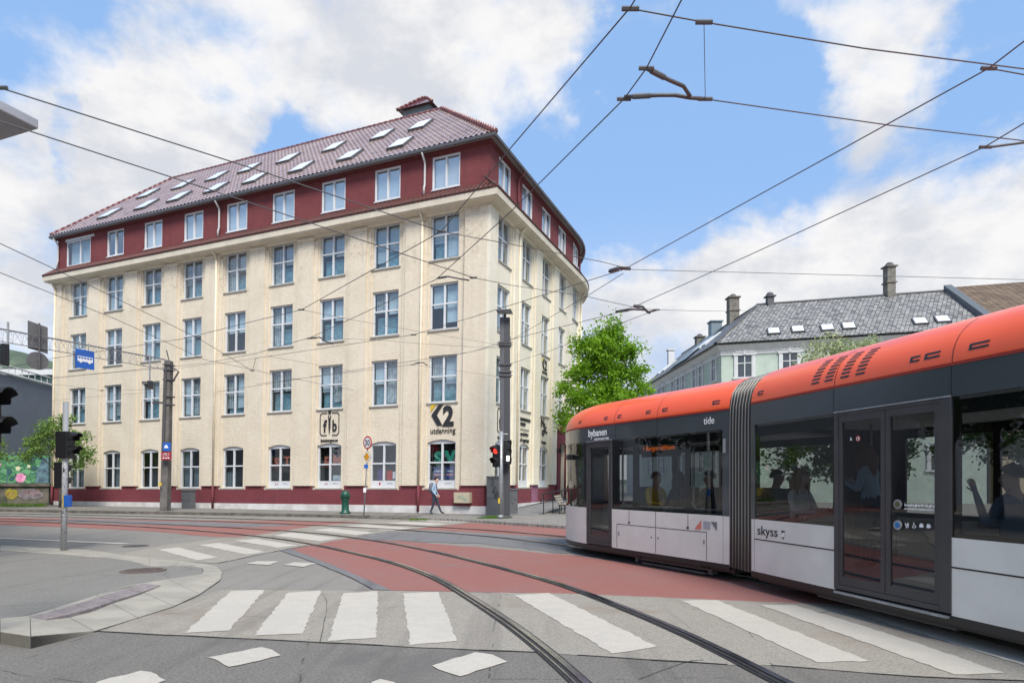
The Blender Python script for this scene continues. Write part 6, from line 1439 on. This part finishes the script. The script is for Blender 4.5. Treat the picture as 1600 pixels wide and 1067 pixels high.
# beige wall cabinet on the plinth
wb = empty('wall_cabinet', L2W(-.98,-.02,.62), 'beige cabinet with faint turquoise scribble hung on the red plinth', 'cabinet', ROT)
MB().box(-.40,.40,-.34,-.05,.0,.48).build('body', mat('beige_box', (.50,.43,.31), .6, var=.1, vscale=4), wb, bevel=.012); MB().box(-.3,.35,-.2,-.05,-.14,0).build('pipe_box', M_PLINTH, wb)
mb = MB()
for l in ([(-.2,.22),(-.1,.32),(-.05,.18),(.02,.28)],[(.0,.14),(.1,.22),(.2,.1),(.25,.2)],[(-.15,.28),(-.02,.33)],[(.08,.3),(.22,.13)]): mb.tube([(x,-.345,z) for x, z in l], .010, 4)
mb.build('graffiti', mat('turquoise_ink', (.10,.38,.34), .6), wb)
# handrail
rl0 = L2W(2.45,1.1,0); hr = empty('handrail', rl0, 'black tubular handrail along the entrance ramp', 'handrail'); edy = (L2W(0,1)-L2W(0,0)); mb = MB(); z0f = lambda s: .12+.045*s
rp_ = lambda s, h: edy*s+Vector((0,0,z0f(s)+h))
mb.tube([rp_(-.35,.5), rp_(-.35,.9), rp_(0,.93), rp_(8,.93)], .024, 8).tube([rp_(-.3,.62), rp_(8,.62)], .018, 6)
mb.build('rail', M_BLACK, hr, smooth=True)
for s in (0,1.3,2.6,3.9,5.2,6.5,8): MB().tube([rp_(s,-.1), rp_(s,.93)], .022, 8).build('post', M_BLACK, hr)
# bench
bb = P(873,803.0,.10)+Vector((.0,0,0)); bn = empty('park_bench', bb, 'slatted wooden bench on the cobbles by the handrail, seen from its end', 'bench', R(-14)); M_SLAT = mat('bench_wood', (.33,.29,.23), .8, var=.3, vscale=6); M_IRON = M_BLACK
mb = MB()
for i in range(4): mb.box(-.02+i*.11,.07+i*.11,0,1.7,.43,.46)
mb.build('seat', M_SLAT, bn); mb = MB()
for i in range(3): x = -.08-i*.055; mb.hexa([(x,0,.52+i*.12),(x+.03,0,.52+i*.12),(x+.03,1.7,.52+i*.12),(x,1.7,.52+i*.12)],[(x-.035,0,.61+i*.12),(x-.005,0,.61+i*.12),(x-.005,1.7,.61+i*.12),(x-.035,1.7,.61+i*.12)])
mb.build('backrest', M_SLAT, bn)
for y in (.12,1.58): MB().box(.0,.05,y-.02,y+.02,0,.43).box(.32,.37,y-.02,y+.02,0,.43).box(-.04,.42,y-.02,y+.02,.39,.43).tube([(-.02,y,.42),(-.24,y,.92)], .02, 6).build('leg', M_IRON, bn)
# overhead gantry arm with signs
ga = Q(258,566,32.0); gl = Q(-60,508,24.2); gt_ = empty('sign_gantry', (ga.x,ga.y,0), 'thin lattice arm reaching from the weathered pole over the street', 'gantry'); g0 = Vector((0,0,ga.z+.15)); g1_ = Vector((gl.x-ga.x,gl.y-ga.y,gl.z+.15)); hh_ = Vector((0,0,-.5)); mb = MB(); N_ = 24
off_ = Vector((.0,.35,0))
for o_ in (Vector((0,0,0)), off_): mb.tube([g0+o_, g1_+o_], .017, 5)
mb.tube([g0+hh_+off_*.5, g1_+hh_+off_*.5], .02, 5)
for i in range(N_):
    a, b, c = g0.lerp(g1_, i/N_), g0.lerp(g1_, (i+.5)/N_)+hh_+off_*.5, g0.lerp(g1_, (i+1)/N_); mb.tube([a, b, c], .008, 4).tube([a+off_, b, c+off_], .008, 4).tube([a, c+off_], .007, 4)
mb.build('lattice', mat('lattice_grey', (.20,.20,.21), .5), gt_)
def ongantry(px):     # point of the gantry seen at this column
    q_ = (px-800)/1000; a, b = Vector((ga.x,ga.y)), Vector((gl.x,gl.y)); d = b-a; k = (q_*a.y-a.x)/(d.x-q_*d.y); p = ga.lerp(gl, k); return p, k
p, _ = ongantry(129); s_ = p.y/1000; dgan = (ga-gl); dgan.z = 0; dgan.normalize(); fwd = Vector((dgan.y,-dgan.x,0))
bs = empty('bus_sign', (p.x,p.y,0), 'blue hanging sign with a white bus pictogram under the lattice arm', 'traffic sign'); zz = lambda y: HC+(HZ-y)*s_
SWd = 27/2*s_*1.05; pt = lambda x, z, o_=.15: dgan*x+fwd*o_+Vector((0,0,z))
MB().prism([pt(-SWd,zz(576.5)),pt(SWd,zz(576.5)),pt(SWd,zz(547.5)),pt(-SWd,zz(547.5))], fwd*.03).build('panel', M_BSIGN, bs)
zc_ = zz(562.5); mb = MB(); bx2 = lambda x0,x1,z0,z1: mb.prism([pt(x0,zc_+z0,.185),pt(x1,zc_+z0,.185),pt(x1,zc_+z1,.185),pt(x0,zc_+z1,.185)], fwd*.006)
L_ = SWd*.82; bx2(-L_,L_,-.10,.02); bx2(-L_,L_,.10,.13)
for k in range(6): x = -L_+k*(2*L_-.03)/5; bx2(x,x+.03,.02,.10)
for x in (-L_*.6,L_*.55): mb.prism([pt(x+.055*math.cos(a*.5236),zc_-.11+.055*math.sin(a*.5236),.187) for a in range(12)], fwd*.006)
mb.build('bus_symbol', M_SW, bs); MB().tube([pt(-SWd*.5,zz(547),.1),pt(-SWd*.5,zz(535),.1)], .02, 5).tube([pt(SWd*.5,zz(547),.1),pt(SWd*.5,zz(535),.1)], .02, 5).build('hanger', M_GALV, bs)
M_SBACK = mat('sign_back', (.13,.125,.125), .6, var=.1)
p, _ = ongantry(61.5); s_ = p.y/1000; sbk = empty('hanging_sign', (p.x,p.y,0), 'backs of a square sign and a round sign on one hanger at the arm', 'traffic sign')
MB().prism([pt(-14*s_,zz(546),-.1),pt(14.5*s_,zz(550),-.1),pt(14.5*s_,zz(508),-.1),pt(-14*s_,zz(503.5),-.1)], -fwd*.03).build('square_sign', M_SBACK, sbk)
MB().prism([pt(16*s_*math.cos(a*math.pi/14),zz(563.5)+14*s_*math.sin(a*math.pi/14),-.1) for a in range(28)], -fwd*.03).build('round_sign', M_SBACK, sbk); MB().tube([pt(0,zz(505),0),pt(0,zz(577),0)], .035, 6).build('hanger', M_GREY, sbk)
p, _ = ongantry(12.5); s_ = p.y/1000; ts = empty('traffic_light', (p.x,p.y,0), 'black signal hung on a mast from the lattice arm at the left edge', 'traffic light')
MB().tube([pt(0,zz(503),0),pt(0,zz(572),0)], .04, 6).build('hanger', M_GALV, ts); signal(ts, pt(-.22,zz(556),.1), math.atan2(dgan.y,dgan.x)+math.pi, 3, .24, .28, d=.2)
p, _ = ongantry(234); s_ = p.y/1000; ts = empty('traffic_light', (p.x,p.y,0), 'small black signal hung from the lattice arm just left of the weathered pole', 'traffic light')
MB().tube([pt(0,zz(553),0),pt(0,zz(608),0)], .035, 6).build('hanger', M_GALV, ts); signal(ts, pt(-.14,zz(602),.05), R(-70), 1, .34, .38, d=.22)

# ================= overhead wires =================
HWR = 6.0
def PH(x, y, H=HWR): Z = (H-HC)*1000/(HZ-y); return Vector(((x-800)/1000*Z, Z, H))
def wire(label, pts, r=.011, H=HWR, name='overhead_wire', bits=()):
    q_ = []
    for p in pts: q_.append(p if isinstance(p, Vector) else PH(p[0], p[1], H))
    o0 = q_[0].copy(); o = empty(name, o0, label, 'wire')
    fine = []
    for a, b in zip(q_, q_[1:]):
        fine += [a.lerp(b, k/4) for k in range(4)]
    fine.append(q_[-1]); rr_ = [r*.7 for p in fine]
    MB().tube([p-o0 for p in fine], rr_, 6).build('cable', M_WIRE, o, smooth=True)
    if bits:
        for b in bits:
            mb = MB(); c = PH(*b[:2], H)-o0; mb.tube([c+Vector((-.08,0,0)), c+Vector((.08,0,0))], .022, 6)
            mb.build('clamp', M_GREY, o)
    return o
polew = lambda y: Vector((sb.x-.1, sb.y-.15, HC+(HZ-y)/1000*sb.y)); polel = lambda y: Vector((cp.location.x, cp.location.y-.3, HC+(HZ-y)/1000*cp.location.y))
def onwall(px, py):
    o_ = inv @ (Vector((0,0,HC))-Vector((CX,CY,0))); d = inv @ Vector(((px-800)/1000,1,(HZ-py)/1000)); t_ = (-.14-o_.y)/d.y; q_ = o_+d*t_; return L2W(q_.x, q_.y, q_.z)
wire('wire from the upper left edge across the roof to the junction over the corner', [(-150,98),(0,137.5),(400,265),(690,362)], .012, bits=((0,137.5),(690,362)))
wire('wire continuing right from the clamp before the top window to the open sky', [(690,362),(800,382),(940,409),(975,418)], .010, bits=((975,418),))
wire('wire from the left edge over the red attic to the clamp near the corner', [(-120,158),(0,190),(400,320),(737,433)], .012, bits=((740,434),))
wire('wire from the corner clamp past the side facade to the paired hangers above the tree', [(740,434),(800,446),(915,463),(1000,482),(1026,484)], .010, bits=((1026,484),))
wire('wire from the left edge crossing the cream facade diagonally to its middle', [(-100,325),(0,380.5),(148,450),(307,527),(394,579)], .011, bits=((394,579),))
wire('lower of the two diagonal wires from the left edge, ending at the wall anchor', [(-100,390),(0,426),(184,500),(320,562),(394,577),(430,586),onwall(552,609.5)], .011)
wire('wire from the far left rising behind the top windows to the upper frame edge', [(0,577),(81,560),(285,529.5),(400,501),(471,484),(689,362),(800,229),(985,12),(1010,-30)], .011, bits=((471,484),(985,14)))
wire('wire rising from the second floor to the top edge right of the centre', [(0,592),(81,590),(319,568),(400,552),(472,531),(486,527),(681,437),(800,329),(975,155),(1010,107),(1065,0),(1085,-45)], .011, bits=((975,155),(1010,107)))
wire('long wire from the left wing over the pole lamp to the upper right corner', [(394,581),(400,559.5),(646,523),(740,495),(975,421),(1100,352),(1300,242),(1545,107),(1600,65),(1680,5)], .011, bits=((646,523),(1545,107)))
wire('wire from the pole clamp rising right to the knot of insulators in the sky', [(400,600),(644.5,569.5),polew(540),(918,462),(974,427)], .010, bits=((644.5,569.5),))
wire('wire from the left facade past the pole up to the right edge', [(340,612),(740,549),(800,530),(965,488.5),(998,476),(1168,400),(1540,229),(1600,193),(1700,130)], .011, bits=((1540,230),))
wire('wire from the lower pole clamp over the tree to the insulator pair', [polew(573),(860,548),(915,526),(1026,484)], .010)
wire('thin stay from the wall anchor left to the wire crossing', [onwall(552,580),(480,567),(420,557)], .008)
wire('thin stay from the first crossing down to the upper pole clamp', [(471,484),(551,500),(650,517),polew(541)], .007)
wire('thin second stay running to the pole just below the first', [(486,527),(600,532),(700,540),polew(545)], .007)
wire('thin stay from the insulator before the second floor to the lower pole clamp', [(644.5,570),(700,577),polew(590)], .007)
wire('thin stay running left from the pole bracket along the first floor', [polel(609),(159,610),(94,601),(41,602),(0,620)], .008, bits=((159,610),))
wire('thin dotted stay near the left edge below the bus sign', [polel(613),(142,620),(7,632),(-60,640)], .007)
wire('upper short wire from the weathered pole left past the bus sign', [polel(577),(144,585),(0,600)], .008)
wire('short wire rising from the weathered pole toward the facade middle', [polel(580),(330,569),(400,560)], .008)
wire('span wire across the top right corner of the sky', [(985,14),(1100,35),(1350,76),(1600,108),(1700,120)], .010, bits=((1100,35),))
wire('lower span wire from the hinged arm to the right edge', [(1102,155),(1390,196),(1590,219),(1680,232)], .010, bits=((1102,155),))
wire('short dropper hanging between the two span wires', [(1100,35),PH(1102,155,HWR)], .005)
wire('short pale arm ending in the right edge, lower', [(1540,231),(1600,223),(1680,214)], .022, name='insulator_arm')
wire('short wire leaving the upper right crossing to the edge', [(1545,107),(1600,117),(1680,131)], .010)
wire('thin horizontal span from the insulator knot across the chimney to the right edge', [(978,421),(1250,428),(1600,437),(1700,440)], .008)
wire('thin span ending at the hip of the slate roof', [(1026,484),(1100,486),Vector((rc.x+HX-1.0, rc.y+HY-.3, ZR-.55))], .008)
def rod(label, pts, r=.022):
    q_ = [PH(*p) for p in pts]; o0 = q_[0].copy(); o = empty('insulator_arm', o0, label, 'insulator'); MB().tube([p-o0 for p in q_], r, 8).build('rod', M_GREY, o, smooth=True)
    m_ = [(a+b)/2-o0 for a, b in zip(q_, q_[1:])]; mb = MB(); k = m_[0]; d = (q_[1]-q_[0]).normalized(); mb.tube([k-d*.1, k+d*.1], r*1.35, 8).build('sleeve', M_GREY, o)
rod('upper bent insulator rod hinged below the vertical dropper', [(1010,107),(1045,125),(1068,135),(1078,150)]); rod('lower bent insulator rod hinged below the vertical dropper', [(975,152),(1030,149),(1055,149),(1078,153),(1102,155)])
rod('bent rod left of the pair above the tree', [(962,487),(990,483),(1008,484),(1015,489)],.03); rod('bent rod right of the pair above the tree', [(990,478),(1004,479),(1012,488),(1026,484)],.03)
rod('small bent rod beside the corner clamp', [(683,435),(700,432),(720,436),(733,438)],.018); rod('small twisted rod in front of the second floor left of the middle', [(480,529),(500,527),(508,533),(520,537)],.02); rod('short rod before the first floor between two windows', [(648,568),(660,566),(668,571)],.02); rod('rod at the sky crossing above the tree', [(952,424),(968,419),(985,420)],.035)

for o in COL.objects:
    if o.parent is None and o.get('category') and not o.get('group'):
        g_ = {'wire':'overhead wires over the junction','insulator':'insulator rods on the overhead wires','traffic light':'traffic lights round the junction','cabinet':'street cabinets along the building'}.get(o['category'])
        if g_: o['group'] = g_
